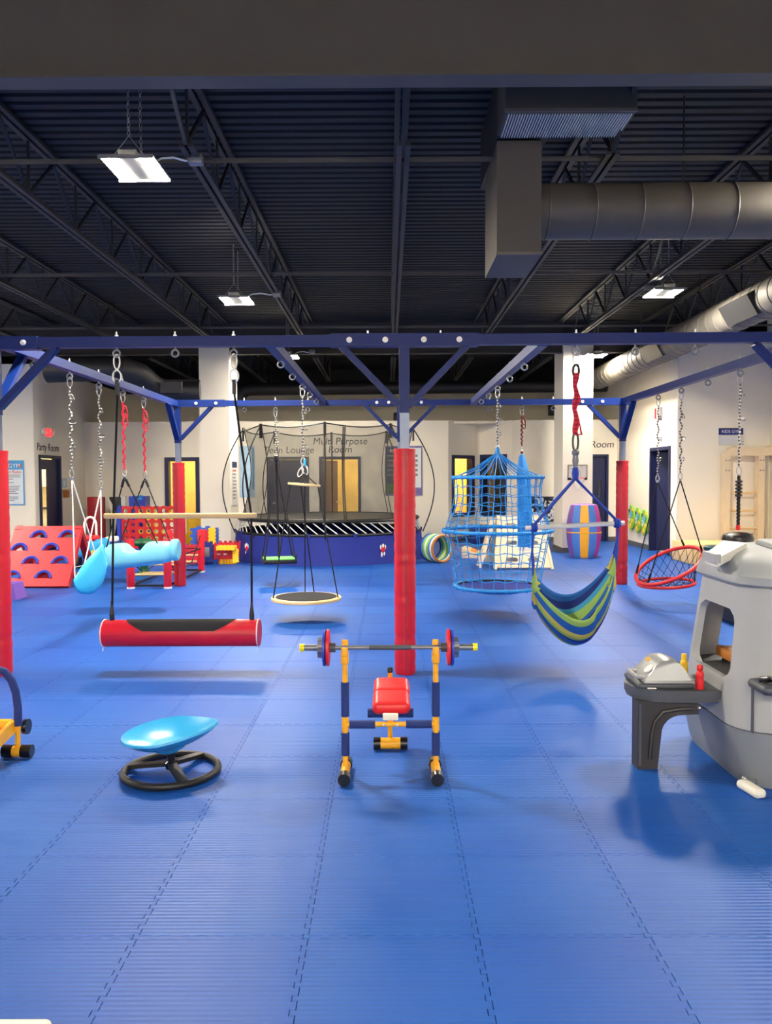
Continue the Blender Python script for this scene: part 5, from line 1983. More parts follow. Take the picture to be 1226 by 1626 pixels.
# green dome
c = at(228, 866, 13.4)
t_ = thing('green_dome', 'dark green dome stool showing above the pale boat swing', 'stool', (c.x, 13.4, 0))
zt_ = at(228, 855, 13.4).z
B().lathe([(0.13, 0), (0.12, 0.04), (0.07, 0.1), (0.07, zt_ - 0.18), (0.1, zt_ - 0.12)], (c.x, 13.4, 0), 24).build('stem', 'green_dark', t_)
B().lathe([(0.001, zt_ - 0.13), (0.15, zt_ - 0.12), (0.18, zt_ - 0.07), (0.16, zt_ - 0.03), (0.1, zt_ - 0.005), (0.001, zt_)], (c.x, 13.4, 0), 28).build('dome', 'green_dark', t_)
# yellow sofa
Ys = 18.4
s0, s1 = at(292, 860, Ys), at(326, 830, Ys)
t_ = thing('foam_sofa', 'yellow foam sofa under the lit window', 'sofa', ((s0.x + s1.x) / 2, Ys, 0))
B().rbox(((s0.x + s1.x) / 2, Ys, 0.19), (s1.x - s0.x, 0.6, 0.36), 0.05, 3).build('seat', 'foam_yellow', t_)
B().rbox(((s0.x + s1.x) / 2, Ys + 0.28, 0.45), (s1.x - s0.x, 0.16, 0.5), 0.06, 3).build('backrest', 'foam_yellow', t_)
B().rbox((s1.x + 0.02, Ys, 0.32), (0.14, 0.62, 0.6), 0.05, 3).build('armrest', 'yellow', t_)


# interlocking foam panels
def puzzle(w_, h_, nt_=5, d_=0.05, hole=None):
    d_ = min(d_, 0.11 * max(0.08, min(w_, h_)))
    out = []

    def side(L, n_):
        r_ = []
        for k in range(n_):
            a, b_ = L * k / n_, L * (k + 0.5) / n_
            r_ += [(a, 0), (a + 0.006, -d_), (b_ - 0.006, -d_), (b_, 0)]
        return r_
    nx_, ny_ = max(2, int(nt_ * w_ / max(w_, h_))), max(2, int(nt_ * h_ / max(w_, h_)))
    out += [(x, -(-o) if False else o) for x, o in side(w_, nx_)]
    out += [(w_ - o, y) for y, o in side(h_, ny_)]
    out += [(w_ - x, h_ - o) for x, o in side(w_, nx_)]
    out += [(o, h_ - y) for y, o in side(h_, ny_)]
    return out


def foam(label, m_, px0, py0, px1, py1, Y, rotz=0.0, lay=False, th=0.07, patch=None, slots=False):
    a, b_ = at(px0, py1, Y), at(px1, py0, Y)
    w_, h_ = abs(b_.x - a.x), abs(b_.z - a.z)
    if lay:
        a = fl(px0, py1)
        b_ = fl(px1, py1)
        w_ = b_.x - a.x
        h_ = 0.24
        M_ = Matrix.Translation(V(a.x, a.y, 0.002)) @ Matrix.Rotation(rotz, 4, 'Z')
    else:
        z0 = max(a.z, 0.055)
        if a.z < 0.25:
            z0 = 0.055
            h_ = b_.z - z0
        M_ = Matrix.Translation(V(a.x, Y, z0)) @ Matrix.Rotation(rotz, 4, 'Z') @ Matrix.Rotation(PI / 2, 4, 'X')
    t_ = thing('foam_puzzle_block', label, 'foam block', M_.translation, 'interlocking foam blocks')
    b = B(M_)
    b.plate(puzzle(w_, h_), (), th)
    p_ = b.build('panel', m_, t_, smooth=False)
    if patch:
        B(M_).rbox((w_ / 2, h_ / 2, th), (w_ * 0.5, h_ * 0.5, 0.02), 0.008, 2).build('centre_insert', patch, t_)
    if slots:
        for u in (0.3, 0.6):
            B(M_).rbox((w_ * u, h_ * 0.42, th), (0.07, 0.03, 0.012), 0.005, 2).build('slot', 'white', t_)
    return t_


foam('blue upright foam puzzle panel at the back of the foam fort', 'foam_blue', 307, 838, 334, 880, 15.6)
foam('red upright foam puzzle panel between blue and yellow panels', 'foam_red', 316, 842, 334, 868, 15.45)
foam('yellow narrow foam puzzle panel standing beside the red one', 'foam_yellow', 333, 838, 342, 867, 15.4)
foam('blue edge-on foam puzzle panel behind the yellow one', 'foam_blue', 341, 838, 347, 866, 15.55)
foam('navy foam puzzle panel with grey square insert', 'plastic_navy', 322, 861, 338, 884, 15.1, patch='bar_grey')
foam('red low foam puzzle wall with two pale slots', 'foam_red', 338, 864, 373, 884, 15.2, slots=True)
foam('long red foam puzzle wall at the rear by the trampoline', 'foam_red', 345, 861, 384, 880, 15.75)
foam('yellow foam puzzle panel laid along the top of the red wall', 'foam_yellow', 347, 866, 376, 872, 15.05, th=0.2)
foam('yellow short foam puzzle post at the trampoline end', 'foam_yellow', 371, 872, 379, 893, 15.0)
foam('blue flat foam puzzle piece on the floor by the fort', 'foam_blue', 324, 0, 344, 896, 14.8, lay=True, th=0.09)
foam('yellow flat foam puzzle piece on the floor next to trampoline skirt', 'foam_yellow', 349, 0, 371, 896, 14.8, lay=True, th=0.09)
foam('red foam puzzle panel behind the padded frame post', 'foam_red', 295, 866, 314, 897, 14.9)
foam('blue foam puzzle panel low behind the padded frame rails', 'foam_blue', 287, 864, 297, 890, 15.0)

# ================================================================== front equipment
# ---- child's weight bench
t_ = thing('weight_bench', "child's yellow weight bench with navy foam grips and red pad", 'weight bench', (0.01, 4.4, 0))
YU = 4.32
LX = [at(548, 1100, YU).x, at(692, 1100, YU).x]
zbar = at(617, 1028, YU).z
zx = at(617, 1150, YU).z
for x in LX:
    B().cyl((x, YU, 0.05), (x, YU, zbar - 0.07), 0.015, n=14).build('upright', 'yellow', t_)
    z0, z1 = at(x, 1226, YU).z, at(x, 1165, YU).z
    B().cyl((x, YU, 0.115), (x, YU, z1), 0.0225, n=18).build('foam_sleeve', 'foam_navy', t_)
    z0, z1 = at(x, 1139, YU).z, at(x, 1085, YU).z
    B().cyl((x, YU, z0), (x, YU, z1), 0.0225, n=18).build('foam_sleeve', 'foam_navy', t_)
    B().cyl((x, YU, zx - 0.035), (x, YU, zx + 0.035), 0.019, n=14).build('joint', 'yellow', t_)
    # bar rest
    b = B()
    b.rbox((x, YU, zbar - 0.055), (0.042, 0.05, 0.07), 0.012, 3)
    b.rbox((x, YU + 0.02, zbar - 0.005), (0.036, 0.02, 0.09), 0.009, 3)
    b.rbox((x, YU - 0.025, zbar - 0.02), (0.036, 0.018, 0.05), 0.008, 3)
    b.build('bar_rest', 'yellow', t_)
    # foot
    B().cyl((x, YU - 0.13, 0.034), (x, YU + 0.10, 0.034), 0.026, n=16).build('foot_tube', 'yellow', t_)
    for a, b_ in ((YU - 0.16, YU - 0.10), (YU + 0.07, YU + 0.13)):
        B().cyl((x, a, 0.034), (x, b_, 0.034), 0.034, n=20).build('foot_cap', 'black_gloss', t_)
B().cyl((LX[0], YU, zx), (LX[1], YU, zx), 0.014, n=12).build('crossbar', 'yellow', t_)
xm = (LX[0] + LX[1]) / 2
for s in (-1, 1):
    B().cyl((xm + s * 0.085, YU, zx), (xm + s * 0.225, YU, zx), 0.0225, n=16).build('foam_sleeve', 'foam_navy', t_)
    B().sphere((xm + s * 0.035, YU - 0.016, zx), 0.008, 8, 6).build('bolt', 'bolt', t_)
B().rbox((xm, YU + 0.005, zx + 0.04), (0.085, 0.03, 0.035), 0.006, 2).build('bracket', 'cream', t_)
# pads: seat and back
B().rbox((xm + 0.005, 4.51, zx + 0.07), (0.215, 0.24, 0.075), 0.034, 4, rot=Matrix.Rotation(R(4), 3, 'X')).build('seat_pad', 'red', t_)
B().rbox((xm + 0.008, 4.745, zx + 0.085), (0.215, 0.24, 0.075), 0.034, 4, rot=Matrix.Rotation(R(4), 3, 'X')).build('back_pad', 'red', t_)
B().bar((xm, YU, zx), (xm, 4.9, zx + 0.04), 0.03, 0.03).build('spine', 'yellow', t_, smooth=False)
B().cyl((xm - 0.13, 4.48, zx + 0.015), (xm + 0.13, 4.48, zx + 0.015), 0.026, n=16).build('roller', 'foam_navy', t_)
cT = fl(619, 1190)
B().cyl((xm, cT.y + 0.02, 0.03), (xm - 0.006, cT.y - 0.02, zx), 0.014, n=10).build('rear_post', 'yellow', t_)
B().cyl((xm - 0.06, cT.y, 0.038), (xm + 0.06, cT.y, 0.038), 0.033, n=18).build('rear_foot_tube', 'yellow', t_)
for s in (-1, 1):
    B().cyl((xm + s * 0.06, cT.y, 0.038), (xm + s * 0.102, cT.y, 0.038), 0.037, n=20).build('foot_cap', 'black_gloss', t_)
B().cyl((xm, 4.9, zx + 0.02), (xm, 4.9, zx + 0.15), 0.014, n=10).build('stop_post', 'yellow', t_)
B().lathe([(0.016, 0), (0.018, 0.02), (0.012, 0.03), (0.001, 0.03)], (xm, 4.9, zx + 0.145), 12).build('stop_knob', 'black_gloss', t_)

t_ = thing('barbell', 'toy barbell with red and blue plates resting on the weight bench', 'barbell', (xm, YU, zbar))
e0, e1 = at(476, 1028, YU), at(758, 1028, YU)
zB = zbar + 0.0
B().cyl((e0.x, YU, zB), (e1.x, YU, zB), 0.012, n=14).build('rod', 'bar_grey', t_)
ax = Matrix.Rotation(PI / 2, 3, 'Y')
B().cyl((xm - 0.115, YU, zB), (xm + 0.115, YU, zB), 0.0135, n=14).build('grip', 'charcoal', t_)
for s, e in ((-1, e0), (1, e1)):
    B().cyl((e.x, YU, zB), (e.x + s * 0.0 - s * 0.025, YU, zB), 0.021, n=16).build('end_cap', 'yellow_bright', t_)
    pX = at(521 if s < 0 else 712, 1028, YU).x
    B().cyl((pX - s * 0.008, YU, zB), (e.x - s * 0.025, YU, zB), 0.0175, n=16).build('sleeve_tube', 'bar_grey', t_)
    for off, mm in ((0.0, 'red'), (0.019, 'plastic_blue')):
        B().lathe([(0.018, -0.009), (0.085, -0.009), (0.1, -0.006), (0.1, 0.006), (0.085, 0.009), (0.018, 0.009)], (pX + s * off, YU, zB), 40, rot=ax).build('weight_plate', mm, t_)
    b = B()
    gx = pX + s * 0.042
    pr = []
    for k in range(24):
        pr.append(0.055 if k % 4 < 2 else 0.045)
    rings = [[V(gx + dx, YU + pr[k] * math.cos(2 * PI * k / 24), zB + pr[k] * math.sin(2 * PI * k / 24)) for k in range(24)] for dx in (-0.013, 0.013)]
    b.loft(rings, cap=True)
    b.build('locking_nut', 'bar_grey', t_, smooth=False)
    B().cyl((pX - s * 0.008, YU, zB), (pX - s * 0.04, YU, zB), 0.026, n=16).build('collar', 'charcoal', t_)

# ---- spinning dish seat
cS = fl(272, 1228)
t_ = thing('spinning_seat', 'light blue spinning dish seat on a black ring base', 'spinner', (cS.x, cS.y, 0))
rw = Matrix.Rotation(R(4), 3, 'Y')
RS = 0.255
B().torus((cS.x, cS.y, 0.022), RS, 0.02, n=56, m=12).build('base_ring', 'black', t_)
for k in range(3):
    a = (R(172), R(300), R(62))[k]
    B().bar((cS.x + 0.03 * math.cos(a), cS.y + 0.03 * math.sin(a), 0.055), (cS.x + (RS - 0.005) * math.cos(a), cS.y + (RS - 0.005) * math.sin(a), 0.03), 0.05, 0.022).build('spoke', 'black', t_, smooth=False)
B().lathe([(0.03, 0.03), (0.035, 0.06), (0.02, 0.07), (0.022, 0.10), (0.03, 0.14)], (cS.x, cS.y, 0), 18).build('spindle', 'black_gloss', t_)
NU, NV_ = 12, 48
rot = Matrix.Rotation(R(-6.5), 3, 'Y') @ Matrix.Rotation(R(3), 3, 'X')
cc_ = V(cS.x - 0.005, cS.y, 0.15)


def dish(rho, a, dz=0.0):
    tip = max(0, math.cos(a)) ** 3
    x = 0.255 * rho * math.cos(a) + 0.03 * tip * rho
    y = 0.225 * rho * math.sin(a) * (1 - 0.30 * max(0, math.cos(a)))
    z = 0.085 * rho ** 2.4 + dz + 0.012 * tip * rho
    return cc_ + rot @ V(x, y, z)


rings = [[dish(0.001 + 0.999 * i / NU, 2 * PI * k / NV_, 0.0) for k in range(NV_)] for i in range(NU + 1)]
rings2 = [[dish(0.001 + 0.999 * i / NU * 0.985, 2 * PI * k / NV_, 0.016) for k in range(NV_)] for i in range(NU + 1)]
B().loft(rings + list(reversed(rings2)), cap=True).build('dish', 'dish_blue', t_)
B().lathe([(0.1, 0.03), (0.085, 0.0), (0.05, -0.02), (0.03, -0.025)], cc_ + V(0, 0, -0.005), 24, rot=rot).build('under_boss', 'dish_blue', t_)

# ---- child's treadmill at the left edge
YT = 4.62
t_ = thing('toy_treadmill', "child's yellow treadmill with navy padded handle at the picture's left edge", 'treadmill', (-2.4, YT, 0))
hx_ = at(27, 1150, YT).x
zt_ = at(15, 1056, YT).z
for k, x in enumerate((hx_, hx_ - 0.5)):
    s = 1 if k == 0 else -1
    zc = at(32, 1152, YT).z
    pts = [V(x + s * 0.006, YT, zc), V(x + s * 0.008, YT, zc + 0.1), V(x + s * 0.0, YT - 0.005, zc + 0.2), V(x - s * 0.02, YT - 0.01, zc + 0.27), V(x - s * 0.055, YT - 0.02, zc + 0.325), V(x - s * 0.11, YT - 0.03, zc + 0.345), V(x - s * 0.2, YT - 0.03, zc + 0.345)]
    B().tube(pts, 0.0225, 14).build('padded_handle', 'foam_navy', t_)
    B().cyl((x, YT, 0.05), (x + s * 0.006, YT, zc + 0.01), 0.0155, n=14).build('upright', 'yellow', t_)
    B().cyl((x - 0.03, YT, 0.04), (x + 0.03, YT, 0.04), 0.032, n=16).build('foot_tube', 'yellow', t_)
    for q in (-1, 1):
        B().cyl((x + q * 0.025, YT, 0.04), (x + q * 0.085, YT, 0.04), 0.037, n=20).build('foot_cap', 'black_gloss', t_)
    B().bar((x - s * 0.02, YT, 0.19), (x - s * 0.02, YT - 0.75, 0.09), 0.03, 0.07).build('side_rail', 'yellow', t_, smooth=False)
B().bar((hx_ - 0.25, YT + 0.01, 0.175), (hx_ - 0.25, YT - 0.74, 0.075), 0.42, 0.03).build('running_belt', 'red', t_, smooth=False)
B().cyl((hx_ - 0.45, YT, 0.2), (hx_ - 0.03, YT, 0.2), 0.03, n=14).build('front_roller', 'yellow', t_)
B().cyl((hx_ + 0.02, YT + 0.05, 0.17), (hx_ + 0.045, YT + 0.05, 0.17), 0.045, n=18).build('flywheel', 'black_gloss', t_)
B().cyl((hx_ - 0.48, YT - 0.72, 0.035), (hx_ - 0.02, YT - 0.72, 0.035), 0.03, n=14).build('rear_foot', 'black_gloss', t_)

# ---- cream table corner
c = fl(86, 1613, 0.46)
t_ = thing('low_table', 'cream low table, only one corner showing at the bottom edge', 'table', (c.x - 0.4, c.y - 0.3, 0))
B().rbox((c.x - 0.4, c.y - 0.28, 0.44), (0.8, 0.56, 0.04), 0.015, 3).build('table_top', 'cream', t_)
for sx in (-1, 1):
    for sy in (-1, 1):
        B().cyl((c.x - 0.4 + sx * 0.34, c.y - 0.28 + sy * 0.22, 0), (c.x - 0.4 + sx * 0.32, c.y - 0.28 + sy * 0.2, 0.42), 0.018, 0.024, n=12).build('leg', 'cream', t_)

# ================================================================== play kitchen kiosk
KC = V(2.325, 4.56, 0)
t_ = thing('play_kiosk', 'grey plastic play kitchen kiosk with domed roof and open windows', 'play kitchen', KC)


class Per:
    """rounded rectangle perimeter, s=0 at the front-left corner centre, running along the front"""

    def __init__(self, hx, hy, rc):
        pts = []
        for (sx, sy, a0) in ((-1, -1, R(180)), (1, -1, R(270)), (1, 1, 0), (-1, 1, R(90))):
            for k in range(13):
                a = a0 + k * PI / 2 / 12
                pts.append((sx * (hx - rc) + rc * math.cos(a), sy * (hy - rc) + rc * math.sin(a)))
        # rotate so that s=0 is the middle of the front-left arc
        pts = pts[6:] + pts[:6]
        pts.append(pts[0])
        self.p = pts
        self.c = [0.0]
        for a, b_ in zip(pts, pts[1:]):
            self.c.append(self.c[-1] + math.hypot(b_[0] - a[0], b_[1] - a[1]))
        self.L = self.c[-1]
        self.corners = []
        for i in (0, 13, 26, 39):
            self.corners.append(self.c[i])

    def __call__(self, s):
        s %= self.L
        lo = 0
        for i in range(len(self.c) - 1):
            if self.c[i + 1] >= s:
                lo = i
                break
        d_ = self.c[lo + 1] - self.c[lo]
        u = (s - self.c[lo]) / d_ if d_ > 1e-9 else 0
        a, b_ = self.p[lo], self.p[lo + 1]
        return a[0] + (b_[0] - a[0]) * u, a[1] + (b_[1] - a[1]) * u


def hs(z):
    if z < 0.30:
        u = z / 0.30
        return 0.445 + 0.06 * u ** 0.6, 0.465 + 0.02 * u ** 0.6
    u = (z - 0.30) / 0.75
    return 0.505 - 0.085 * u, 0.485 - 0.06 * u


def kring(z, off=0.0, n=64, rc=0.2):
    hx, hy = hs(z)
    P = Per(hx + off, hy + off, rc)
    return [V(KC.x + P(P.L * k / n)[0], KC.y + P(P.L * k / n)[1], z) for k in range(n)]


def band(name, m_, z0, z1, off0=0.0, steps=6, th=0.03, cap=False):
    rings = [kring(z0 + (z1 - z0) * i / steps, off0) for i in range(steps + 1)]
    inner = [kring(z0 + (z1 - z0) * i / steps, off0 - th) for i in range(steps, -1, -1)]
    o = B().loft(rings + inner, wrap=True)
    return o.build(name, m_, t_)


base = band('base', 'kiosk_mid', 0.0, 0.298)
band('lower_wall', 'kiosk_light', 0.303, 0.53, -0.004)
band('header', 'kiosk_light', 0.905, 1.045, -0.004, 3)
# corner columns with flared ends
for ci in range(4):
    rings = []
    for th in (0.0, -0.03):
        rr_ = []
        for i in range(13):
            u = i / 12
            z = 0.53 + (0.905 - 0.53) * u
            hx, hy = hs(z)
            P = Per(hx - 0.004 + th, hy - 0.004 + th, 0.2)
            e = min(u, 1 - u)
            wdt = 0.15 + 0.07 * (1 - min(1, e / 0.16)) ** 2
            sc = P.corners[ci]
            rr_.append([V(KC.x + P(sc + wdt * (k / 8 - 1))[0], KC.y + P(sc + wdt * (k / 8 - 1))[1], z) for k in range(17)])
        rings.append(rr_)
    b = B()
    loops = [rings[0][i] + list(reversed(rings[1][i])) for i in range(13)]
    b.loft(loops, cap=True)
    b.build('corner_column', 'kiosk_light', t_)
# roof
prof = [(1.048, 0.012), (1.06, 0.02), (1.1, 0.012), (1.14, -0.012), (1.175, -0.045), (1.2, -0.09), (1.217, -0.15), (1.222, -0.22)]
rings = []
for z, off in prof:
    hx, hy = 0.425 + off, 0.432 + off
    P = Per(hx, hy, min(0.22, hx - 0.01, hy - 0.01))
    n = 64
    rings.append([V(KC.x + P(P.L * k / n)[0], KC.y + 0.02 + P(P.L * k / n)[1], z + 0.03 * (P(P.L * k / n)[1] / 0.44) * (z > 1.1)) for k in range(n)])
low = [[q + V(0, 0, -0.0) for q in rings[0]]]
B().loft(rings, cap=True).build('roof', 'kiosk_roof', t_)
# cream canopy flap on the roof's rear left
f = [at(1120, 880, 4.58), at(1140, 886, 4.42), at(1186, 862, 4.6), at(1148, 858, 4.8)]
b = B()
b._add([f[0], f[1], f[2], f[3]] + [q + V(0, 0, -0.05) for q in f], [(0, 1, 2, 3), (7, 6, 5, 4), (0, 4, 5, 1), (1, 5, 6, 2), (2, 6, 7, 3), (3, 7, 4, 0)])
b.build('roof_flap', 'kiosk_cream', t_, smooth=False)
b = B()
b.bar(lerp(f[0], f[1], 0.0) + V(0, 0, -0.005), lerp(f[1], f[0], 0.0) + V(0, 0, -0.005), 0.035, 0.05)
b.build('flap_hinge', 'kiosk_light', t_, smooth=False)
B().rbox((KC.x + 0.12, KC.y - 0.02, 1.222), (0.5, 0.46, 0.05), 0.024, 3, rot=Matrix.Rotation(R(5), 3, 'X')).build('roof_crest', 'kiosk_roof', t_)
# stabiliser feet
for px, py, rz in ((1194, 1262, R(38)),):
    c = fl(px, py)
    r_ = Matrix.Rotation(rz, 3, 'Z')
    rr_ = Matrix.Rotation(R(-58), 3, 'Z')
    B().rbox((c.x + 0.005, c.y + 0.02, 0.024), (0.17, 0.07, 0.046), 0.02, 3, rot=Matrix.Rotation(R(-79), 3, 'Z')).build('foot', 'kiosk_cream', t_)
    B().bar((c.x - 0.005, c.y + 0.05, 0.024), (c.x + 0.14, c.y + 0.27, 0.03), 0.07, 0.035).build('foot_arm', 'kiosk_mid', t_, smooth=False)
    B().sphere((c.x - 0.0, c.y + 0.09, 0.05), 0.015, 10, 6).build('foot_bolt', 'steel', t_)
B().rbox((KC.x + 0.4, KC.y - 0.5, 0.024), (0.075, 0.19, 0.046), 0.02, 3).build('foot', 'kiosk_cream', t_)
# counter shelf inside and serving tray under the front window
band('inner_shelf', 'charcoal', 0.505, 0.52, -0.034, 1, 0.2)
cx0 = at(1197, 1100, KC.y - 0.49).x
ztr = at(1215, 1092, KC.y - 0.52).z
b = B()
b.rbox((cx0 + 0.3, KC.y - 0.50, ztr), (0.6, 0.2, 0.05), 0.024, 3)
tr = b.build('serving_tray', 'charcoal', t_)
B().rbox((cx0 + 0.3, KC.y - 0.50, ztr + 0.024), (0.54, 0.15, 0.006), 0.002, 2).build('tray_insert', 'black_gloss', tr)
# seams
B().box2((cx0 - 0.004, KC.y - 0.492, 0.31), (cx0 + 0.002, KC.y - 0.47, 0.54)).build('door_seam', 'charcoal', t_, smooth=False)

# things on the tray and inside
rnd = random.Random(4)
for k, (dx, m_, lab, nm) in enumerate(((0.06, 'black_gloss', 'black toy spatula lying on the kiosk tray', 'toy_spatula'), (0.10, 'steel', 'silver toy fork lying on the kiosk tray', 'toy_fork'))):
    c = V(cx0 + dx, KC.y - 0.5, ztr + 0.036)
    u = thing(nm, lab, 'utensil', c)
    d_ = V(math.cos(0.6 + k * 1.4), math.sin(0.6 + k * 1.4), 0) * 0.06
    B().tube([c - d_, c, c + d_ * 0.6], 0.007, 6).build('handle', m_, u)
    B().rbox(c + d_ * 0.9, (0.05, 0.035, 0.012), 0.005, 2).build('blade', m_, u)
bx_ = thing('toy_oven', 'brown brick patterned toy oven inside the grey kiosk', 'toy oven', (KC.x, KC.y + 0.05, 0.56))
B().rbox((KC.x - 0.12, KC.y + 0.12, 0.58), (0.42, 0.3, 0.06), 0.012, 2).build('oven_top', 'brick_brown', bx_)
B().rbox((KC.x - 0.12, KC.y + 0.12, 0.534), (0.36, 0.26, 0.05), 0.01, 2).build('oven_body', 'charcoal_dark', bx_)
pn = thing('toy_pot', 'black toy pot beside the brown toy oven', 'toy pot', (KC.x - 0.02, KC.y - 0.2, 0.56))
B().lathe([(0.001, 0), (0.075, 0), (0.09, 0.02), (0.095, 0.09), (0.088, 0.09), (0.082, 0.02), (0.001, 0.012)], (KC.x - 0.16, KC.y - 0.28, 0.522), 24).build('pot', 'black_gloss', pn)
B().cyl((KC.x - 0.07, KC.y - 0.28, 0.60), (KC.x + 0.06, KC.y - 0.25, 0.605), 0.01, n=8).build('pot_handle', 'black_gloss', pn)

# side grill table
t_ = thing('grill_table', 'dark grey side table with a bracket leg holding the toy grill', 'play table', (1.5, 4.5, 0))
ZG = 0.45
xl_, xr_ = 1.365, 1.84
yf_, yk_ = 4.36, 4.74
out = []
for k in range(13):
    a = PI / 2 + PI * k / 12
    out.append((xl_ + 0.2 + 0.2 * math.cos(a), (yf_ + yk_) / 2 + (yk_ - yf_) / 2 * math.sin(a)))
out += [(xr_, yf_), (xr_, yk_)]
b = B()
b.plate(out, (), 0.045, Matrix.Translation(V(0, 0, ZG - 0.045)))
ins = [((x - 1.58) * 0.96 + 1.58, (y - 4.55) * 0.95 + 4.55) for x, y in out]
b.plate(ins, (), 0.02, Matrix.Translation(V(0, 0, ZG - 0.065)))
b.build('table_top', 'charcoal', t_, smooth=False)
B().rbox((1.56, 4.56, ZG + 0.012), (0.32, 0.28, 0.03), 0.012, 3).build('grill_plinth', 'charcoal', t_)
leg = [(1.39, 0.0), (1.505, 0.0), (1.525, 0.2)]
for k in range(1, 9):
    a = PI - (PI / 2) * k / 8
    leg.append((1.635 + 0.11 * math.cos(a), 0.2 + 0.105 * math.sin(a)))
leg += [(1.73, 0.31), (1.73, 0.386), (1.39, 0.386)]
B().plate(leg, (), 0.1, Matrix.Translation(V(0, 4.5, 0)) @ Matrix.Rotation(PI / 2, 4, 'X')).build('bracket_leg', 'charcoal_dark', t_, smooth=False)
rib = [V(1.46, 4.397, 0.06), V(1.47, 4.397, 0.2), V(1.485, 4.397, 0.27), V(1.53, 4.397, 0.325), V(1.62, 4.397, 0.34), V(1.69, 4.397, 0.342)]
B().tube(rib, 0.012, 8).build('leg_rib', 'charcoal_dark', t_)
B().tube([V(1.405, 4.398, 0.02), V(1.405, 4.398, 0.37)], 0.008, 6).build('leg_edge', 'charcoal', t_)
B().sphere((1.735, 4.40, 0.345), 0.014, 10, 6).build('bolt', 'steel', t_)
B().rbox((1.43, 4.5, ZG + 0.004), (0.035, 0.05, 0.02), 0.008, 3).build('burner_knob', 'black_gloss', t_)
B().rbox((1.475, 4.425, ZG + 0.003), (0.05, 0.025, 0.008), 0.003, 2).build('label_plate', 'white', t_)

g_ = thing('toy_grill', 'silver toy barbecue grill lid with handle on the dark side table', 'toy grill', (1.56, 4.56, ZG + 0.027))
prof = [(-0.155, 0.0), (-0.15, 0.03), (-0.105, 0.075), (-0.075, 0.125), (-0.04, 0.15), (0.03, 0.155), (0.08, 0.135), (0.115, 0.09), (0.14, 0.03), (0.15, 0.0)]
rings = []
for y, sc, in_ in ((-0.135, 0.97, 0.0), (-0.128, 1.0, 0.0), (-0.10, 1.0, 0.0), (-0.06, 1.03, 0), (0.06, 1.03, 0), (0.128, 1.0, 0), (0.135, 0.97, 0)):
    zs = 1.0
    rings.append([V(1.575 + x * 0.86, 4.56 + y * (1 - 0.28 * (z / 0.155)), ZG + 0.027 + z * 0.8 * sc) for x, z in prof])
B().loft(rings, closed=True, cap=True).build('lid', 'silver_plastic', g_)
B().rbox((1.575, 4.56, ZG + 0.034), (0.285, 0.28, 0.014), 0.005, 2).build('lid_rim', 'silver_plastic', g_)
B().tube([(1.45, 4.48, ZG + 0.05), (1.405, 4.48, ZG + 0.055), (1.405, 4.62, ZG + 0.055), (1.45, 4.62, ZG + 0.05)], 0.013, 8).build('lid_handle', 'silver_plastic', g_)
rg_ = Matrix.Rotation(R(-42), 3, 'Y')
B().lathe([(0.001, 0), (0.03, 0), (0.03, 0.008), (0.001, 0.008)], V(1.485, 4.50, ZG + 0.092), 18, rot=rg_).build('gauge', 'white', g_)
B().sphere((1.51, 4.58, ZG + 0.128), 0.014, 10, 6).build('gauge_knob', 'yellow', g_)
for px, py, m_, lab, Yb in ((1111, 1099, 'red', 'red toy ketchup bottle on the dark side table', 4.42), (1086, 1073, 'foam_yellow', 'yellow toy mustard bottle behind the toy grill', 4.70)):
    c = at(px, py, Yb)
    c.z = ZG
    u = thing('toy_bottle', lab, 'toy bottle', c, 'toy sauce bottles')
    B().lathe([(0.001, 0), (0.022, 0), (0.023, 0.006), (0.0235, 0.05), (0.02, 0.065), (0.0235, 0.075), (0.02, 0.09), (0.013, 0.1)], c, 20).build('bottle', m_, u)
    B().lathe([(0.014, 0.1), (0.016, 0.104), (0.016, 0.128), (0.013, 0.135), (0.001, 0.136)], c, 16).build('cap', m_, u)

# ================================================================== signs, lettering, wall things
def wall_lettering(body, px, py, n_, plane, size, lab, sx=1.0):
    d_ = at(px, py, 10) - CP
    if plane[0] == 'y':
        p = CP + d_ * (plane[1] / d_.y)
    else:
        p = CP + d_ * (plane[1] / d_.x)
    p = p + Vector(n_) * 0.004
    t_ = thing('wall_lettering', lab, 'lettering', p)
    text(body, 'lettering', size, facing(p, n_), 'ink', t_, shear=0.12, sx=sx)
    return t_


wall_lettering('Party Room', 76, 711, (1, 0, 0), ('x', WL), 0.24, 'dark Party Room lettering above the navy door', 1.0)
wall_lettering('Multi Purpose', 540, 701, (0, -1, 0), ('y', YB), 0.245, 'dark Multi Purpose lettering seen through the net')
wall_lettering('Room', 540, 714, (0, -1, 0), ('y', YB), 0.245, 'dark Room lettering under the Multi Purpose line')
wall_lettering('Teen Lounge', 458, 715, (0, -1, 0), ('y', YB), 0.245, 'dark Teen Lounge lettering above the closed navy door')
wall_lettering('Room', 956, 706, (0, -1, 0), ('y', YB), 0.245, 'dark Room lettering above the door beside the hoop pillar')


def board(name, px0, py0, px1, py1, Y, m_, lab, cat, th=0.015):
    a, b_ = at(px0, py1, Y), at(px1, py0, Y)
    t_ = thing(name, lab, cat, ((a.x + b_.x) / 2, Y, (a.z + b_.z) / 2))
    B().box2((a.x, Y - th / 2, a.z), (b_.x, Y + th / 2, b_.z)).build('sheet', m_, t_, smooth=False)
    return t_, a, b_, Y - th / 2


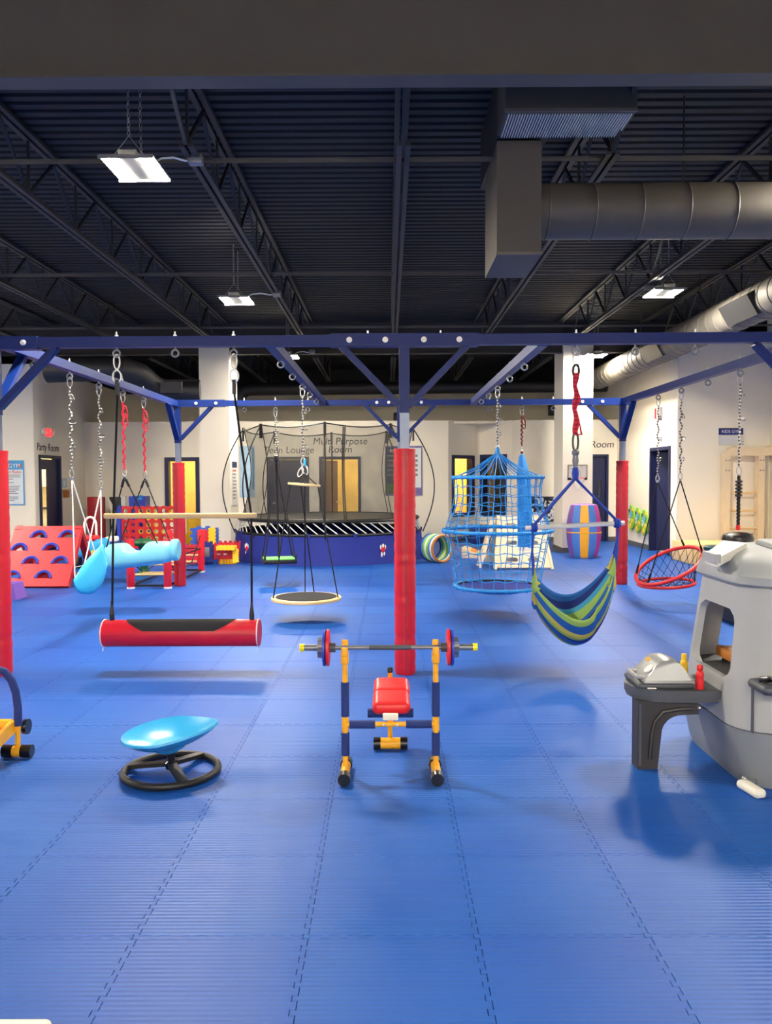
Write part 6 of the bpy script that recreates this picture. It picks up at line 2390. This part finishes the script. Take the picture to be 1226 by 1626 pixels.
t_, a, b_, yy = board('rules_poster', -6, 731, 37.5, 802, 17.28, 'poster_blue', 'blue edged gym rules poster on the wall beside the red post', 'poster')
B().box2((a.x + 0.02, yy - 0.004, a.z + 0.02), (b_.x - 0.02, yy, b_.z - 0.2)).build('text_area', 'poster_white', t_, smooth=False)
text('GYM', 'lettering', 0.13, facing(V(b_.x - 0.2, yy - 0.004, b_.z - 0.12), (0, -1, 0)), 'white', t_)
B().box2((b_.x - 0.1, yy - 0.006, b_.z - 0.16), (b_.x - 0.05, yy, b_.z - 0.08)).build('printed_mark', 'red', t_, smooth=False)
text('er Rules', 'lettering', 0.09, facing(V(b_.x - 0.2, yy - 0.006, b_.z - 0.25), (0, -1, 0)), 'ink_red', t_)
rnd = random.Random(2)
for k, u in enumerate((0.33, 0.37, 0.42, 0.5, 0.58, 0.62, 0.66, 0.7, 0.74, 0.82, 0.86, 0.9)):
    z = b_.z - (b_.z - a.z) * u
    L = rnd.uniform(0.2, 0.4)
    B().box2((a.x + 0.06, yy - 0.006, z - 0.008), (a.x + 0.2 + L * 0.9, yy - 0.003, z + 0.008)).build('text_line', 'ink_grey', t_, smooth=False)

# posters by the trampoline
t_, a, b_, yy = board('sky_poster', 381, 708, 404, 790, YB - 0.02, 'poster_pale', 'pale blue sky poster on the back wall beside the white pillar', 'poster')
B().box2((b_.x - 0.06, yy - 0.004, a.z + 0.2), (b_.x - 0.01, yy, b_.z - 0.05)).build('blue_band', 'poster_blue', t_, smooth=False)
xs_ = -3.375
ya, yb2 = 17.25, 17.8
xs_ = -3.37
t_ = thing('notice_strip', 'narrow grey notice with navy heading on the pillar side', 'notice', (xs_, 17.5, 1.6))
za, zb_ = 1.64 + (758 - 801) / 1265 * 17.5, 1.64 + (758 - 732) / 1265 * 17.5
B().box2((xs_ - 0.005, ya, za), (xs_ + 0.006, yb2, zb_)).build('sheet', 'paper', t_, smooth=False)
B().box2((xs_ + 0.004, ya, zb_ - 0.13), (xs_ + 0.009, yb2, zb_)).build('heading', 'door_navy', t_, smooth=False)
for k in range(9):
    z = zb_ - 0.2 - k * 0.075
    B().box2((xs_ + 0.004, ya + 0.05, z - 0.015), (xs_ + 0.009, yb2 - 0.1 - 0.05 * (k % 3), z + 0.015)).build('text_line', 'ink_grey' if k else 'ink_red', t_, smooth=False)
t_, a, b_, yy = board('film_poster', 612, 708, 670, 787, YB - 0.02, 'poster_purple', 'collage poster, dark on one half, on the wall behind the red post', 'poster')
B().box2((a.x + 0.02, yy - 0.004, a.z + 0.3), (a.x + 0.5, yy, b_.z - 0.03)).build('dark_picture', 'poster_dark', t_, smooth=False)
B().box2((a.x + 0.02, yy - 0.004, a.z + 0.05), (a.x + 0.5, yy, a.z + 0.3)).build('green_picture', 'poster_green', t_, smooth=False)
B().box2((a.x + 0.52, yy - 0.004, a.z + 0.2), (b_.x - 0.02, yy, b_.z - 0.05)).build('pale_picture', 'poster_white', t_, smooth=False)
text('KI', 'lettering', 0.1, facing(V(a.x + 0.16, yy - 0.006, b_.z - 0.12), (0, -1, 0)), 'white', t_)
for k in range(5):
    z = b_.z - 0.25 - k * 0.12
    B().box2((a.x + 0.06, yy - 0.007, z - 0.012), (a.x + 0.4, yy - 0.003, z + 0.012)).build('text_line', 'ink_grey', t_, smooth=False)
    B().box2((a.x + 0.7, yy - 0.007, z - 0.03), (a.x + 0.82, yy - 0.003, z + 0.03)).build('picture_tile', 'ink_grey', t_, smooth=False)

# kids gym sign with sheet under it
t_, a, b_, yy = board('gym_sign', 1141.5, 680, 1180, 690.5, 15.98, 'plastic_navy', 'navy KIDS GYM sign above the wooden wall bars', 'sign')
text('KIDS GYM', 'lettering', 0.085, facing(V((a.x + b_.x) / 2, yy - 0.002, (a.z + b_.z) / 2), (0, -1, 0)), 'white', t_)
B().box2((a.x, yy, b_.z - 0.01), (b_.x, yy + 0.01, b_.z + 0.005)).build('top_rail', 'bar_grey', t_, smooth=False)
t_, a, b_, yy = board('paper_sheet', 1141.5, 692, 1180, 706.5, 15.985, 'paper', 'blank pale sheet hanging just under the KIDS GYM sign', 'sheet', 0.006)
for sx in (a.x + 0.02, b_.x - 0.02):
    B().sphere((sx, yy, b_.z - 0.02), 0.008, 8, 5).build('pin', 'steel', t_)

# exit sign on the left wall
d_ = at(77, 687, 10) - CP
p = CP + d_ * ((WL + 0.05) / d_.x)
t_ = thing('exit_sign', 'red lit EXIT sign on the wall above the Party Room', 'exit sign', p)
B().box2((WL + 0.002, p.y - 0.2, p.z - 0.1), (WL + 0.05, p.y + 0.2, p.z + 0.1)).build('housing', 'white', t_, smooth=False)
B().box2((WL + 0.05, p.y - 0.18, p.z - 0.085), (WL + 0.055, p.y + 0.18, p.z + 0.085)).build('lit_face', 'exit_red', t_, smooth=False)
text('EXIT', 'lettering', 0.14, facing(V(WL + 0.057, p.y, p.z), (1, 0, 0)), 'white', t_)
for s in (-1, 1):
    B().lathe([(0.001, 0), (0.05, 0), (0.06, 0.05), (0.001, 0.06)], (WL + 0.03, p.y + s * 0.27, p.z), 14, rot=Matrix.Rotation(PI / 2, 3, 'Y')).build('emergency_spot', 'white', t_)
# notices by the party room door
for k, (px0, px1, py0, py1, m_, lab) in enumerate(((98, 106, 760, 774, 'poster_pale', 'small pale blue notice beside the Party Room door'),)):
    d0 = at((px0 + px1) / 2, (py0 + py1) / 2, 10) - CP
    p = CP + d0 * (WL / d0.x)
    t_ = thing('wall_notice', lab, 'notice', p)
    B().box2((WL, p.y - 0.14, p.z - 0.11), (WL + 0.01, p.y + 0.14, p.z + 0.11)).build('sheet', m_, t_, smooth=False)
    B().box2((WL + 0.01, p.y - 0.04, p.z - 0.07), (WL + 0.012, p.y + 0.04, p.z + 0.05)).build('pictogram', 'white', t_, smooth=False)
d0 = at(105, 783, 10) - CP
p = CP + d0 * (WL / d0.x)
t_ = thing('hook_shelf', 'small wall shelf with brown and white items beside the Party Room door', 'shelf', p)
B().box2((WL, p.y - 0.28, p.z + 0.08), (WL + 0.1, p.y + 0.28, p.z + 0.1)).build('board', 'wood_pale', t_, smooth=False)
B().rbox((WL + 0.06, p.y - 0.14, p.z - 0.02), (0.1, 0.18, 0.17), 0.02, 2).build('brown_pouch', 'brick_brown', t_)
B().rbox((WL + 0.06, p.y + 0.12, p.z - 0.01), (0.1, 0.18, 0.14), 0.05, 3).build('white_towel', 'white', t_)
# alarm on the right wall
d0 = at(1047, 656, 10) - CP
p = CP + d0 * (WR / d0.x)
t_ = thing('fire_alarm', 'red and white fire alarm high on the tall cream wall', 'alarm', p)
B().rbox((WR - 0.03, p.y + 0.06, p.z), (0.06, 0.16, 0.22), 0.015, 2).build('red_housing', 'vinyl_red', t_)
B().rbox((WR - 0.04, p.y - 0.12, p.z), (0.08, 0.16, 0.24), 0.015, 2).build('strobe', 'white', t_)
d0 = at(1050, 698, 10) - CP
p = CP + d0 * (WR / d0.x)
t_ = thing('door_sensor', 'small white sensor box just above the open navy door', 'sensor', p)
B().rbox((WR - 0.02, p.y, p.z), (0.04, 0.12, 0.1), 0.01, 2).build('housing', 'white', t_)
B().sphere((WR - 0.045, p.y, p.z), 0.015, 8, 5).build('lens', 'ink', t_)
# camera/speaker on the back: two black boxes under the frame
for px, py, lab in ((632, 664, 'black loudspeaker on the far wall behind the central post'), (878, 651, 'black loudspeaker on the far wall beside the hoop pillar')):
    p = at(px, py, FAR - 0.1)
    t_ = thing('loudspeaker', lab, 'speaker', p)
    B().rbox(p, (0.26, 0.18, 0.32), 0.02, 2).build('cabinet', 'black', t_)
    B().lathe([(0.001, 0), (0.09, 0), (0.09, 0.012), (0.001, 0.012)], p + V(0, -0.09, -0.03), 18, rot=Matrix.Rotation(PI / 2, 3, 'X')).build('cone', 'charcoal', t_)
